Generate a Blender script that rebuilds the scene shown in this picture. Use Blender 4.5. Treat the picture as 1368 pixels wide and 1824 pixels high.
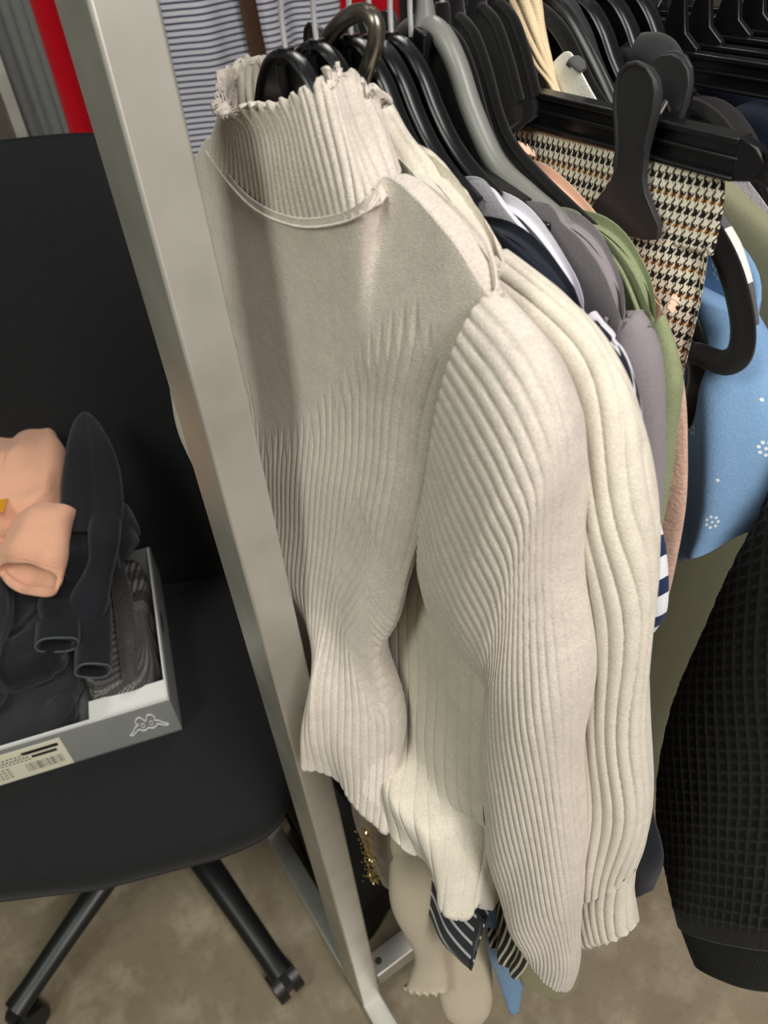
import bpy, math, random
import numpy as np
from mathutils import Matrix, Vector

# ------------------------------------------------------------------ camera, world, lights, exposure
for o in list(bpy.data.objects): bpy.data.objects.remove(o)
SC = bpy.context.scene
COL = SC.collection
random.seed(4)

FPX, CX, CY, CAMH = 1370.0, 684.0, 912.0, 1.5
_D = np.array([840. - CX, 2500. - CY, FPX]); _D /= np.linalg.norm(_D)      # "down" seen in the camera's own axes
_F = np.array([0, 0, 1.]) - _D * _D[2]; _F /= np.linalg.norm(_F)
_R = np.cross(_D, _F)
_th = math.radians(60.)
_M = np.array([[math.sin(_th), math.cos(_th), 0], [-math.cos(_th), math.sin(_th), 0], [0, 0, 1]])
def c2w(d): return _M @ np.array([d @ _R, d @ _F, -(d @ _D)])
def ray(u, v): return c2w(np.array([u - CX, v - CY, FPX]))
def px(u, v, x): d = ray(u, v); return d * (x / d[0]) + np.array([0, 0, CAMH])
def py(u, v, y): d = ray(u, v); return d * (y / d[1]) + np.array([0, 0, CAMH])
def pz(u, v, z): d = ray(u, v); return d * ((z - CAMH) / d[2]) + np.array([0, 0, CAMH])

cam = bpy.data.cameras.new('camera'); co = bpy.data.objects.new('camera', cam); COL.objects.link(co)
bx_, by_, bz_ = c2w(np.array([1., 0, 0])), c2w(np.array([0, -1., 0])), c2w(np.array([0, 0, -1.]))
co.matrix_world = Matrix(((bx_[0], by_[0], bz_[0], 0), (bx_[1], by_[1], bz_[1], 0), (bx_[2], by_[2], bz_[2], CAMH), (0, 0, 0, 1)))
cam.sensor_fit = 'VERTICAL'; cam.sensor_height = 24; cam.lens = 24 * FPX / 1824
cam.clip_start = 0.02
cam.dof.use_dof = True; cam.dof.focus_distance = 0.60; cam.dof.aperture_fstop = 6.0
SC.camera = co

W = bpy.data.worlds.new('world'); SC.world = W; W.use_nodes = True
W.node_tree.nodes['Background'].inputs[0].default_value = (1.0, 0.97, 0.93, 1)
W.node_tree.nodes['Background'].inputs[1].default_value = 0.10

def area(name, loc, target, sx, sy, power, col=(1, .96, .9)):
    l = bpy.data.lights.new(name, 'AREA'); l.shape = 'RECTANGLE'; l.size = sx; l.size_y = sy; l.energy = power; l.color = col
    o = bpy.data.objects.new(name, l); COL.objects.link(o); o.location = loc
    o.rotation_euler = (Vector(target) - Vector(loc)).to_track_quat('-Z', 'Y').to_euler()
    return o
area('ceiling_lamp_near', (0.15, -0.70, 2.40), (0.30, 0.35, 1.0), 0.45, 1.3, 23, (1, .955, .92))
area('ceiling_lamp_aisle', (-1.35, 0.15, 2.75), (0.2, 0.45, 1.0), 0.6, 1.0, 21, (.93, 1, .86))
area('added_wall_fill', (0.2, -1.7, 2.75), (0.2, -1.9, 0.0), 0.5, 1.4, 34)  # added fill light: brightens floor and front wall so the post reflects them
area('ceiling_lamp_far', (1.2, 1.7, 2.9), (1.0, 1.4, 0.5), 0.5, 1.2, 16)
SC.view_settings.view_transform = 'Standard'; SC.view_settings.look = 'None'
SC.view_settings.exposure = 0.0; SC.view_settings.gamma = 1.0; SC.view_settings.use_curve_mapping = False

# ------------------------------------------------------------------ helpers
def lin(c):
    return tuple(((v / 255) / 12.92 if v / 255 <= .04045 else ((v / 255 + .055) / 1.055) ** 2.4) for v in c)
MATS = {}
class NT:
    def __init__(s, name):
        s.m = bpy.data.materials.new(name); s.m.use_nodes = True; s.t = s.m.node_tree
        s.b = s.t.nodes['Principled BSDF']
    def n(s, kind, **kw):
        x = s.t.nodes.new(kind)
        for k, v in kw.items(): setattr(x, k, v)
        return x
    def l(s, a, b): s.t.links.new(a, b)
    def put(s, sock, v):
        if hasattr(v, 'is_linked') or isinstance(v, bpy.types.NodeSocket): s.l(v, sock)
        else: sock.default_value = v
    def math(s, op, a, b=0.0):
        x = s.n('ShaderNodeMath', operation=op); s.put(x.inputs[0], a); s.put(x.inputs[1], b); return x.outputs[0]
    def mix(s, fac, a, b):
        x = s.n('ShaderNodeMix', data_type='RGBA'); s.put(x.inputs[0], fac)
        for i, v in ((6, a), (7, b)):
            if isinstance(v, tuple): x.inputs[i].default_value = (*v[:3], 1)
            else: s.l(v, x.inputs[i])
        return x.outputs[2]
    def uv(s):
        x = s.n('ShaderNodeUVMap'); sp = s.n('ShaderNodeSeparateXYZ'); s.l(x.outputs[0], sp.inputs[0]); return sp.outputs[0], sp.outputs[1], x.outputs[0]
    def noise(s, scale, detail=2, vec=None, rough=.5):
        x = s.n('ShaderNodeTexNoise'); x.inputs['Scale'].default_value = scale; x.inputs['Detail'].default_value = detail; x.inputs['Roughness'].default_value = rough
        if vec is None: vec = s.n('ShaderNodeTexCoord').outputs['Object']
        s.l(vec, x.inputs['Vector']); return x.outputs[0]
    def ramp(s, fac, a, b):
        x = s.n('ShaderNodeMapRange'); s.l(fac, x.inputs[0]); x.inputs[1].default_value = a; x.inputs[2].default_value = b; return x.outputs[0]
    def bump(s, h, strength, dist=.001):
        x = s.n('ShaderNodeBump'); x.inputs['Strength'].default_value = strength; x.inputs['Distance'].default_value = dist
        s.l(h, x.inputs['Height']); s.l(x.outputs[0], s.b.inputs['Normal'])
    def col(s, c): 
        if isinstance(c, tuple): s.b.inputs['Base Color'].default_value = (*c, 1)
        else: s.l(c, s.b.inputs['Base Color'])
    def set(s, **kw):
        for k, v in kw.items(): s.b.inputs[k.replace('_', ' ')].default_value = v

def fabric(name, rgb, rough=.9, sheen=.15, heather=.12, fine=600, bump=.35, kind='knit'):
    if name in MATS: return MATS[name]
    t = NT(name); c = lin(rgb)
    n1 = t.noise(fine, 3); n2 = t.noise(90, 3)
    f = t.math('MULTIPLY', t.ramp(n1, .3, .7), .65); f = t.math('ADD', f, t.math('MULTIPLY', t.ramp(n2, .3, .7), .35))
    t.col(t.mix(f, tuple(v * (1 - heather) for v in c), tuple(min(1, v * (1 + heather)) for v in c)))
    t.set(Roughness=rough, Sheen_Weight=sheen, Sheen_Roughness=.5, Specular_IOR_Level=.15)
    u, v, vec = t.uv()
    if kind == 'knit':      # little V-stitches
        a = t.math('ABSOLUTE', t.math('SUBTRACT', t.math('FRACT', t.math('MULTIPLY', u, 560)), .5))
        h = t.math('SINE', t.math('ADD', t.math('MULTIPLY', v, 3600), t.math('MULTIPLY', a, 6.0)))
    else:
        h = t.math('MULTIPLY', t.math('SINE', t.math('MULTIPLY', u, 4200)), t.math('SINE', t.math('MULTIPLY', v, 4200)))
    h = t.math('ADD', t.math('MULTIPLY', h, .18), t.math('MULTIPLY', n1, 1.4))
    t.bump(h, bump, .0008)
    MATS[name] = t.m; return t.m

def plain(name, rgb, rough=.5, metallic=0., spec=.5, noise=0., nscale=200, bump=0., sheen=0., coat=0.):
    if name in MATS: return MATS[name]
    t = NT(name); c = lin(rgb); n1 = t.noise(nscale, 3)
    if noise: t.col(t.mix(t.ramp(n1, .3, .7), tuple(v * (1 - noise) for v in c), tuple(min(1, v * (1 + noise)) for v in c)))
    else: t.col(c)
    t.set(Roughness=rough, Metallic=metallic, Specular_IOR_Level=spec, Sheen_Weight=sheen, Coat_Weight=coat)
    if bump: t.bump(n1, bump, .001)
    MATS[name] = t.m; return t.m

def striped(name, base, line, pitch, width, axis='v', warp=0.0):
    if name in MATS: return MATS[name]
    t = NT(name); u, v, vec = t.uv()
    s = v if axis == 'v' else u
    if warp: s = t.math('ADD', s, t.math('MULTIPLY', t.noise(6, 2), warp))
    f = t.math('LESS_THAN', t.math('FRACT', t.math('DIVIDE', s, pitch)), width)
    t.col(t.mix(f, lin(base), lin(line))); t.set(Roughness=.9, Specular_IOR_Level=.15, Sheen_Weight=.1)
    t.bump(t.noise(700, 2), .3); MATS[name] = t.m; return t.m

def houndstooth():
    t = NT('houndstooth_tweed'); u, v, vec = t.uv()
    k = 4 / .0025      # threads per metre; one check = 8 threads
    x = t.math('FLOOR', t.math('MULTIPLY', u, k)); y = t.math('FLOOR', t.math('MULTIPLY', v, k * .60))
    wx = t.math('LESS_THAN', t.math('FLOORED_MODULO', x, 8.), 4.); wy = t.math('LESS_THAN', t.math('FLOORED_MODULO', y, 8.), 4.)
    tw = t.math('LESS_THAN', t.math('FLOORED_MODULO', t.math('ADD', x, y), 4.), 2.)
    alt = t.math('LESS_THAN', t.math('FLOORED_MODULO', y, 16.), 8.)
    band = t.math('LESS_THAN', t.math('FLOORED_MODULO', y, 8.), 2.)
    white, black, brown, tan = lin((242, 233, 214)), lin((18, 16, 16)), lin((70, 42, 22)), lin((176, 122, 62))
    weft_dark = t.mix(alt, black, t.mix(band, brown, tan))
    warp_c = t.mix(wx, white, black); weft_c = t.mix(wy, white, weft_dark)
    c = t.mix(tw, warp_c, weft_c)
    t.col(c); t.set(Roughness=.95, Specular_IOR_Level=.1, Sheen_Weight=.2)
    t.bump(t.noise(900, 3), .6); return t.m

def glen_check():
    t = NT('glen_check'); u, v, vec = t.uv()
    a = t.math('SINE', t.math('MULTIPLY', u, 2 * math.pi / .0062)); b = t.math('SINE', t.math('MULTIPLY', v, 2 * math.pi / .0062))
    f = t.math('GREATER_THAN', t.math('MULTIPLY', a, b), 0.)
    big = t.math('GREATER_THAN', t.math('SINE', t.math('MULTIPLY', u, 2 * math.pi / .05)), 0.1)
    f = t.math('MULTIPLY', f, t.math('ADD', t.math('MULTIPLY', big, .65), .35))
    t.col(t.mix(f, lin((42, 41, 42)), lin((140, 138, 134)))); t.set(Roughness=.9, Specular_IOR_Level=.1); return t.m

def dotted_blue():
    t = NT('blue_dotted_cotton'); u, v, vec = t.uv()
    def cell(s, off, size): return t.math('SUBTRACT', t.math('FRACT', t.math('ADD', t.math('DIVIDE', s, size), off)), .5)
    size = .062; 
    row = t.math('FLOORED_MODULO', t.math('FLOOR', t.math('DIVIDE', v, size)), 2.)
    us = t.math('ADD', u, t.math('MULTIPLY', row, size * .5))
    cu, cv = t.math('MULTIPLY', cell(us, .25, size), size), t.math('MULTIPLY', cell(v, 0., size), size)
    r = t.math('SQRT', t.math('ADD', t.math('MULTIPLY', cu, cu), t.math('MULTIPLY', cv, cv)))
    ang = t.n('ShaderNodeMath', operation='ARCTAN2'); t.l(cu, ang.inputs[0]); t.l(cv, ang.inputs[1])
    seg = t.math('SUBTRACT', t.math('FRACT', t.math('DIVIDE', ang.outputs[0], 2 * math.pi / 7)), .5)
    dx = t.math('MULTIPLY', t.math('MULTIPLY', seg, r), 2 * math.pi / 7); dy = t.math('SUBTRACT', r, .0048)
    d = t.math('SQRT', t.math('ADD', t.math('MULTIPLY', dx, dx), t.math('MULTIPLY', dy, dy)))
    f = t.math('LESS_THAN', d, .0013); f = t.math('MAXIMUM', f, t.math('LESS_THAN', r, .0012))
    cu2 = t.math('MULTIPLY', cell(us, .75, size), size); cv2 = t.math('MULTIPLY', cell(v, .45, size), size)
    r2 = t.math('SQRT', t.math('ADD', t.math('MULTIPLY', cu2, cu2), t.math('MULTIPLY', cv2, cv2)))
    f = t.math('MAXIMUM', f, t.math('LESS_THAN', r2, .0013))
    n = t.noise(500, 3)
    t.col(t.mix(f, t.mix(n, lin((112, 148, 188)), lin((134, 168, 204))), lin((222, 226, 226)))); t.set(Roughness=.85, Specular_IOR_Level=.15, Sheen_Weight=.1)
    t.bump(n, .3); return t.m

# --- objects
def _link(o, parent, loc=None):
    COL.objects.link(o)
    if parent is not None:
        o.parent = parent
    return o
def worldloc(o):
    p = np.zeros(3)
    while o is not None: p += np.array(o.location); o = o.parent
    return p
def thing(name, loc, label, cat, group=None):
    o = bpy.data.objects.new(name, None); o.empty_display_size = .05; o.location = tuple(map(float, loc)); COL.objects.link(o)
    tag(o, label, cat, group); return o
def tag(o, label, cat, group=None, kind=None):
    o['label'] = label; o['category'] = cat
    if group: o['group'] = group
    if kind: o['kind'] = kind
    return o
def struct(o): o['kind'] = 'structure'; return o
def mesh(name, V, Fc, mat, parent=None, smooth=True, uv=None, loc=None, label=None):
    V = np.asarray(V, float)
    o_loc = np.zeros(3)
    if parent is not None: V = V - worldloc(parent)
    elif loc is not None: o_loc = np.array(loc, float); V = V - o_loc
    me = bpy.data.meshes.new(name); me.from_pydata(V.tolist(), [], [list(f) for f in Fc]); 
    if mat is not None: me.materials.append(mat)
    me.polygons.foreach_set('use_smooth', [bool(smooth)] * len(me.polygons))
    if uv is not None:
        ul = me.uv_layers.new(name='UVMap')
        if len(uv) == len(me.loops) and len(uv) != len(V): li = np.arange(len(me.loops))
        else:
            li = np.empty(len(me.loops), dtype=np.int32); me.loops.foreach_get('vertex_index', li)
        ul.data.foreach_set('uv', np.asarray(uv, np.float32)[li].ravel())
    me.update()
    o = bpy.data.objects.new(name, me); o.location = tuple(o_loc); _link(o, parent)
    if label: o['label'] = label
    return o
def smooth_by_angle(o, deg=35):
    me = o.data
    try: me.set_sharp_from_angle(angle=math.radians(deg))
    except Exception: pass
    return o
def bevel(o, w, seg=3):
    m = o.modifiers.new('bevel', 'BEVEL'); m.width = w; m.segments = seg; m.limit_method = 'ANGLE'; m.angle_limit = math.radians(40)
    for p in o.data.polygons: p.use_smooth = True
    smooth_by_angle(o, 60); return o
class B:
    """collects shapes into one mesh"""
    def __init__(s): s.V, s.F = [], []
    def add(s, V, F):
        k = len(s.V); s.V += [tuple(map(float, v)) for v in V]; s.F += [tuple(i + k for i in f) for f in F]; return s
    def box(s, c, h, ax=None):
        ax = np.eye(3) if ax is None else np.array(ax, float); c = np.array(c, float)
        V = [c + ax[0] * h[0] * i + ax[1] * h[1] * j + ax[2] * h[2] * k for i in (-1, 1) for j in (-1, 1) for k in (-1, 1)]
        return s.add(V, [(0, 1, 3, 2), (4, 6, 7, 5), (0, 4, 5, 1), (2, 3, 7, 6), (0, 2, 6, 4), (1, 5, 7, 3)])
    def tube(s, pts, r, n=10, cap=True, flat=None, ref=None):
        V, F = tube_geo(pts, r, n, cap, flat, ref); return s.add(V, F)
    def prism(s, poly, d, origin=(0, 0, 0), ax=None):
        """poly in (axis0, axis1), extruded +-d along axis2"""
        ax = np.eye(3) if ax is None else np.array(ax, float); o = np.array(origin, float); n = len(poly)
        V = [o + ax[0] * p[0] + ax[1] * p[1] + ax[2] * e for e in (-d, d) for p in poly]
        F = [tuple(range(n))[::-1], tuple(range(n, 2 * n))] + [(i, (i + 1) % n, n + (i + 1) % n, n + i) for i in range(n)]
        return s.add(V, F)
    def build(s, name, mat, parent=None, smooth=True, loc=None, label=None, bev=0, seg=3):
        o = mesh(name, s.V, s.F, mat, parent, smooth, None, loc, label)
        if bev: bevel(o, bev, seg)
        elif smooth: smooth_by_angle(o, 40)
        return o
def frames(P, ref=None):
    P = np.asarray(P, float); T = np.gradient(P, axis=0); T /= np.linalg.norm(T, axis=1)[:, None] + 1e-12
    if ref is None: ref = np.array([1., 0, 0]) if abs(T[0][0]) < .8 else np.array([0, 1., 0])
    N = np.zeros_like(P); b = np.array(ref, float)
    for i in range(len(P)):
        b = b - T[i] * (b @ T[i]); b /= np.linalg.norm(b) + 1e-12; N[i] = b
    return T, N, np.cross(T, N)
def spline(P, n):
    P = np.asarray(P, float)
    if len(P) < 3: return P[0] + (P[-1] - P[0]) * np.linspace(0, 1, n)[:, None]
    Q = np.vstack([2 * P[0] - P[1], P, 2 * P[-1] - P[-2]])
    t = np.linspace(0, len(P) - 1 - 1e-9, n); i = t.astype(int); f = (t - i)[:, None]
    a, b, c, d = Q[i], Q[i + 1], Q[i + 2], Q[i + 3]
    return .5 * (2 * b + (c - a) * f + (2 * a - 5 * b + 4 * c - d) * f ** 2 + (3 * b - a - 3 * c + d) * f ** 3)
def tube_geo(pts, r, n=10, cap=True, flat=None, ref=None):
    P = np.asarray(pts, float); m = len(P); T, N, Bn = frames(P, ref)
    r = np.full(m, r) if np.isscalar(r) else np.interp(np.linspace(0, 1, m), np.linspace(0, 1, len(r)), r)
    r2 = r if flat is None else (np.full(m, flat) if np.isscalar(flat) else np.interp(np.linspace(0, 1, m), np.linspace(0, 1, len(flat)), flat))
    a = np.arange(n) * 2 * math.pi / n
    V = (P[:, None, :] + N[:, None, :] * (np.cos(a)[None, :, None] * r[:, None, None]) + Bn[:, None, :] * (np.sin(a)[None, :, None] * r2[:, None, None])).reshape(-1, 3)
    F = [(i * n + j, i * n + (j + 1) % n, (i + 1) * n + (j + 1) % n, (i + 1) * n + j) for i in range(m - 1) for j in range(n)]
    if cap: F += [tuple(range(n))[::-1], tuple(range((m - 1) * n, m * n))]
    return V, F
def closed_dense(L, k=24):
    """Catmull-Rom through a closed loop, k samples per span"""
    L = np.asarray(L, float); n = len(L); t = np.arange(n * k) / k; i = t.astype(int); f = (t - i)[:, None]
    a, b, c, d = L[(i - 1) % n], L[i % n], L[(i + 1) % n], L[(i + 2) % n]
    return .5 * (2 * b + (c - a) * f + (2 * a - 5 * b + 4 * c - d) * f ** 2 + (3 * b - a - 3 * c + d) * f ** 3)
def arc_resample(P, n, end=True):
    d = np.concatenate([[0], np.cumsum(np.linalg.norm(np.diff(P, axis=0), axis=1))]); t = np.linspace(0, d[-1], n + (0 if end else 1))[:n]
    return np.stack([np.interp(t, d, P[:, k]) for k in range(3)], 1)
def loop_resample(L, split, nf, nb):
    """closed control loop: index 0..split is the face (nf samples), the rest the back (nb samples)"""
    k = 24; Dn = closed_dense(L, k); Dn = np.vstack([Dn, Dn[:1]])
    return np.vstack([arc_resample(Dn[:split * k + 1], nf, False), arc_resample(Dn[split * k:], nb, False)])
def wob(P, seed, freq, amp, n=5):
    rs = np.random.RandomState(seed); out = np.zeros(P.shape[:-1])
    for i in range(n):
        d = rs.normal(size=3); d /= np.linalg.norm(d); out += np.sin(P @ d * freq * (.6 + .9 * rs.rand()) * 2 * math.pi + rs.rand() * 6.28)
    return out * amp / math.sqrt(n)
def normals(G, closed=True):
    du = (np.roll(G, -1, 1) - np.roll(G, 1, 1)) if closed else np.gradient(G, axis=1)
    dv = np.gradient(G, axis=0); N = np.cross(du, dv); N /= np.linalg.norm(N, axis=2)[:, :, None] + 1e-12; return N
def skin(name, G, mat, parent=None, hem=.003, depth=.03, cap=True, disp=None, loc=None, label=None, uvs=None, flip=False):
    """closed rows of points -> a cloth tube; the last row is folded inwards as a hem"""
    G = np.asarray(G, float); R_, C_, _ = G.shape
    N = normals(G)
    cen = G.mean(1, keepdims=True)
    if ((G - cen) * N).sum() < 0: N = -N; flip = not flip
    if disp is not None:
        d = disp(G) if callable(disp) else disp
        G = G + N * d[:, :, None]
    Gc = np.concatenate([G, G[:, :1]], 1)
    su = np.concatenate([np.zeros((R_, 1)), np.cumsum(np.linalg.norm(np.diff(Gc, axis=1), axis=2), 1)], 1)
    sv = np.concatenate([np.zeros((1, C_ + 1)), np.cumsum(np.linalg.norm(np.diff(Gc, axis=0), axis=2), 0)], 0)
    UV = np.stack([su, -sv], 2)
    if hem:
        k = max(1, R_ // 10); e1 = G[-1] - N[-1] * hem; e2 = G[-1 - k] - N[-1 - k] * (hem * 1.5)
        G = np.concatenate([G, e1[None], e2[None]], 0); UV = np.concatenate([UV, UV[-1:], UV[-1:]], 0); R_ += 2
    V = G.reshape(-1, 3)
    i, j = np.meshgrid(np.arange(R_ - 1), np.arange(C_), indexing='ij'); j2 = (j + 1) % C_
    F = np.stack([i * C_ + j, i * C_ + j2, (i + 1) * C_ + j2, (i + 1) * C_ + j], 2).reshape(-1, 4)
    LU = np.stack([UV[i, j], UV[i, j + 1], UV[i + 1, j + 1], UV[i + 1, j]], 2).reshape(-1, 4, 2)
    if flip: F = F[:, ::-1]; LU = LU[:, ::-1]
    F = F.tolist(); LU = LU.reshape(-1, 2)
    if cap:
        V = np.vstack([V, G[0].mean(0)]); k = len(V) - 1; cu = UV[0].mean(0)
        F += [(j, (j + 1) % C_, k) if flip else ((j + 1) % C_, j, k) for j in range(C_)]
        LU = np.vstack([LU] + [np.stack([UV[0, j], UV[0, j + 1], cu] if flip else [UV[0, j + 1], UV[0, j], cu]) for j in range(C_)])
    UV = LU
    return mesh(name, V, F, mat, parent, True, UV, loc, label)
def rows_grid(loops, split, nf, nb, nr):
    L = np.stack([loop_resample(l, split, nf, nb) for l in loops])
    m = len(loops); Q = np.concatenate([2 * L[:1] - L[1:2], L, 2 * L[-1:] - L[-2:-1]])
    t = np.linspace(0, m - 1 - 1e-9, nr); i = t.astype(int); f = (t - i)[:, None, None]
    a, b, c, d = Q[i], Q[i + 1], Q[i + 2], Q[i + 3]
    return .5 * (2 * b + (c - a) * f + (2 * a - 5 * b + 4 * c - d) * f ** 2 + (3 * b - a - 3 * c + d) * f ** 3)
def edge_tube(outer, inner, thick, nr, nf, nb=None, path_ref=None, p=2.4):
    """sleeve-like tube between two edge lines (outer, inner); flattened, thick = half thickness per ring"""
    O, I = spline(outer, nr), spline(inner, nr); nb = nb or nf
    th = np.interp(np.linspace(0, 1, nr), np.linspace(0, 1, len(thick)), thick)
    C = (O + I) / 2; A = (O - I) / 2; T = np.gradient(C, axis=0); T /= np.linalg.norm(T, axis=1)[:, None]
    S = np.cross(T, A); S /= np.linalg.norm(S, axis=1)[:, None] + 1e-12
    S[S[:, 0] > 0] *= -1                                 # face side looks towards -x
    n = nf + nb; a = np.concatenate([np.arange(nf) * math.pi / nf, math.pi + np.arange(nb) * math.pi / nb])
    ca = np.sign(np.cos(a)) * np.abs(np.cos(a)) ** (2 / p * 1.0); sa = np.sign(np.sin(a)) * np.abs(np.sin(a)) ** (2 / p)
    G = C[:, None] + A[:, None] * ca[None, :, None] + S[:, None] * (sa[None, :, None] * th[:, None, None])
    # even out the samples along each ring
    out = np.empty_like(G)
    for r in range(nr):
        L = np.vstack([G[r], G[r][:1]])
        out[r] = np.vstack([arc_resample(L[:nf + 1], nf, False), arc_resample(L[nf:], nb, False)])
    return out
def ribs(s, sharp=.55):
    """rounded ridges with narrow grooves, 0..1"""
    return np.abs(np.sin(math.pi * s)) ** sharp

YC = .453          # centre line of the rail

# ------------------------------------------------------------------ setting: floor, walls
def floor_mat():
    t = NT('worn_concrete'); n1 = t.noise(2.2, 6, rough=.6); n2 = t.noise(9, 5, rough=.65); n3 = t.noise(60, 4)
    a = t.mix(t.ramp(n1, .32, .68), lin((118, 105, 84)), lin((154, 141, 119)))
    b_ = t.mix(t.math('MULTIPLY', t.ramp(n2, .5, .72), .55), a, lin((190, 178, 156)))
    c = t.mix(t.math('MULTIPLY', t.ramp(n3, .55, .75), .3), b_, lin((98, 87, 69)))
    t.col(c); t.set(Roughness=.55, Specular_IOR_Level=.35); t.bump(n2, .1, .002); return t.m
struct(B().box((1.0, 1.2, -.02), (4.0, 4.0, .02)).build('floor', floor_mat(), smooth=False))
wall_w = plain('white_wall_paint', (226, 224, 218), .8, noise=.03, nscale=5)
struct(B().box((1.0, -2.75, 1.5), (4.0, .05, 1.5)).build('wall_front', wall_w, smooth=False))
wall_m = plain('shop_wall_paint', (150, 146, 138), .8, noise=.05, nscale=5)
struct(B().box((1.0, 4.7, 1.5), (4.0, .05, 1.5)).build('wall_back', wall_m, smooth=False))
struct(B().box((-3.0, 1.2, 1.5), (.05, 4.0, 1.5)).build('wall_left', wall_m, smooth=False))
struct(B().box((5.0, 1.2, 1.5), (.05, 4.0, 1.5)).build('wall_right', wall_m, smooth=False))

# ------------------------------------------------------------------ clothes rack
def rack_metal():
    t = NT('silver_powder_coat'); n = t.noise(14, 4); s = t.noise(260, 2)
    t.col(t.mix(t.ramp(n, .35, .65), lin((196, 194, 186)), lin((212, 210, 204))))
    t.set(Metallic=.7, Specular_IOR_Level=.5); 
    r = t.n('ShaderNodeMapRange'); t.l(n, r.inputs[0]); r.inputs[3].default_value = .36; r.inputs[4].default_value = .46; t.l(r.outputs[0], t.b.inputs['Roughness'])
    t.bump(s, .03, .0005); return t.m
RM = rack_metal()
rack = thing('clothes_rack', (.138, .4725, 0), 'silver metal clothes rack with flat upright post and floor bars', 'clothes rack')
RZ = 1.477
B().box((.138, .4725, .78), (.0177, .0325, .755)).build('upright_post', RM, rack, bev=.0025)
B().box((.138, .62, .020), (.0177, .46, .020)).build('foot_bar', RM, rack, bev=.003)
B().box((.95, .4725, .055), (.79, .020, .020)).build('bottom_rail', RM, rack, bev=.003)
B().tube([(.12, YC, RZ), (1.80, YC, RZ)], .0125, 20).build('hanging_rail', plain('chrome_rail', (190, 190, 192), .2, 1.), rack)
B().box((1.76, .4725, .78), (.0177, .0325, .755)).build('upright_post', RM, rack, bev=.0025)
B().box((1.76, .62, .020), (.0177, .46, .020)).build('foot_bar', RM, rack, bev=.003)
B().tube([(.176, .4725 - .0, .074), (.176, .4725, .0765)], .006, 14).build('screw_hole', plain('dark_hole', (60, 55, 50), .8), rack)

# ------------------------------------------------------------------ hangers
BLK = plain('black_gloss_plastic', (17, 17, 19), .28, spec=.5, noise=.1)
BLK2 = plain('black_satin_plastic', (40, 40, 42), .5, spec=.5, bump=.03, nscale=500)
VEL = plain('black_velvet_flock', (14, 13, 14), .95, spec=.1, noise=.3, nscale=900, sheen=.25, bump=.3)
GRY = plain('grey_plastic_tube', (120, 120, 116), .38, spec=.5)
CHR = plain('hook_chrome', (222, 223, 225), .25, .55)

def hook(parent, x, zcap, mat, r=.0017, yaw=.0):
    R0 = .0148 + r
    pts = [(x, YC, zcap - .006), (x, YC, zcap + .012), (x, YC - .003, RZ - .030)]
    for k in range(15):
        a = math.radians(-70 + k * 250 / 14); pts.append((x, YC - R0 * math.cos(a) * -1 * -1, RZ + R0 * math.sin(a)))
    B().tube(spline(pts, 50), r, 8).build('hook', mat, parent)
ARM_A = [(0, -.004), (.010, -.0045), (.022, -.010), (.034, -.021), (.045, -.036), (.058, -.050), (.075, -.062), (.10, -.074), (.135, -.087), (.165, -.098)]
LOW_A = [(.165, -.118), (.14, -.113), (.10, -.102), (.07, -.092), (.045, -.084), (.02, -.080), (0, -.079)]
def sym(poly):   # poly from a=0 outwards along the top then back below
    return poly + [(-a, z) for a, z in poly[::-1] if abs(a) > 1e-6]
def band(x, path, r, flat, mat, name, parent, n=12, yaw=0):
    P = [(x + yaw * a, YC - a, z) for a, z in path]
    return B().tube(spline(P, 70), r, n, flat=flat, ref=(1, 0, 0)).build(name, mat, parent)
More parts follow.
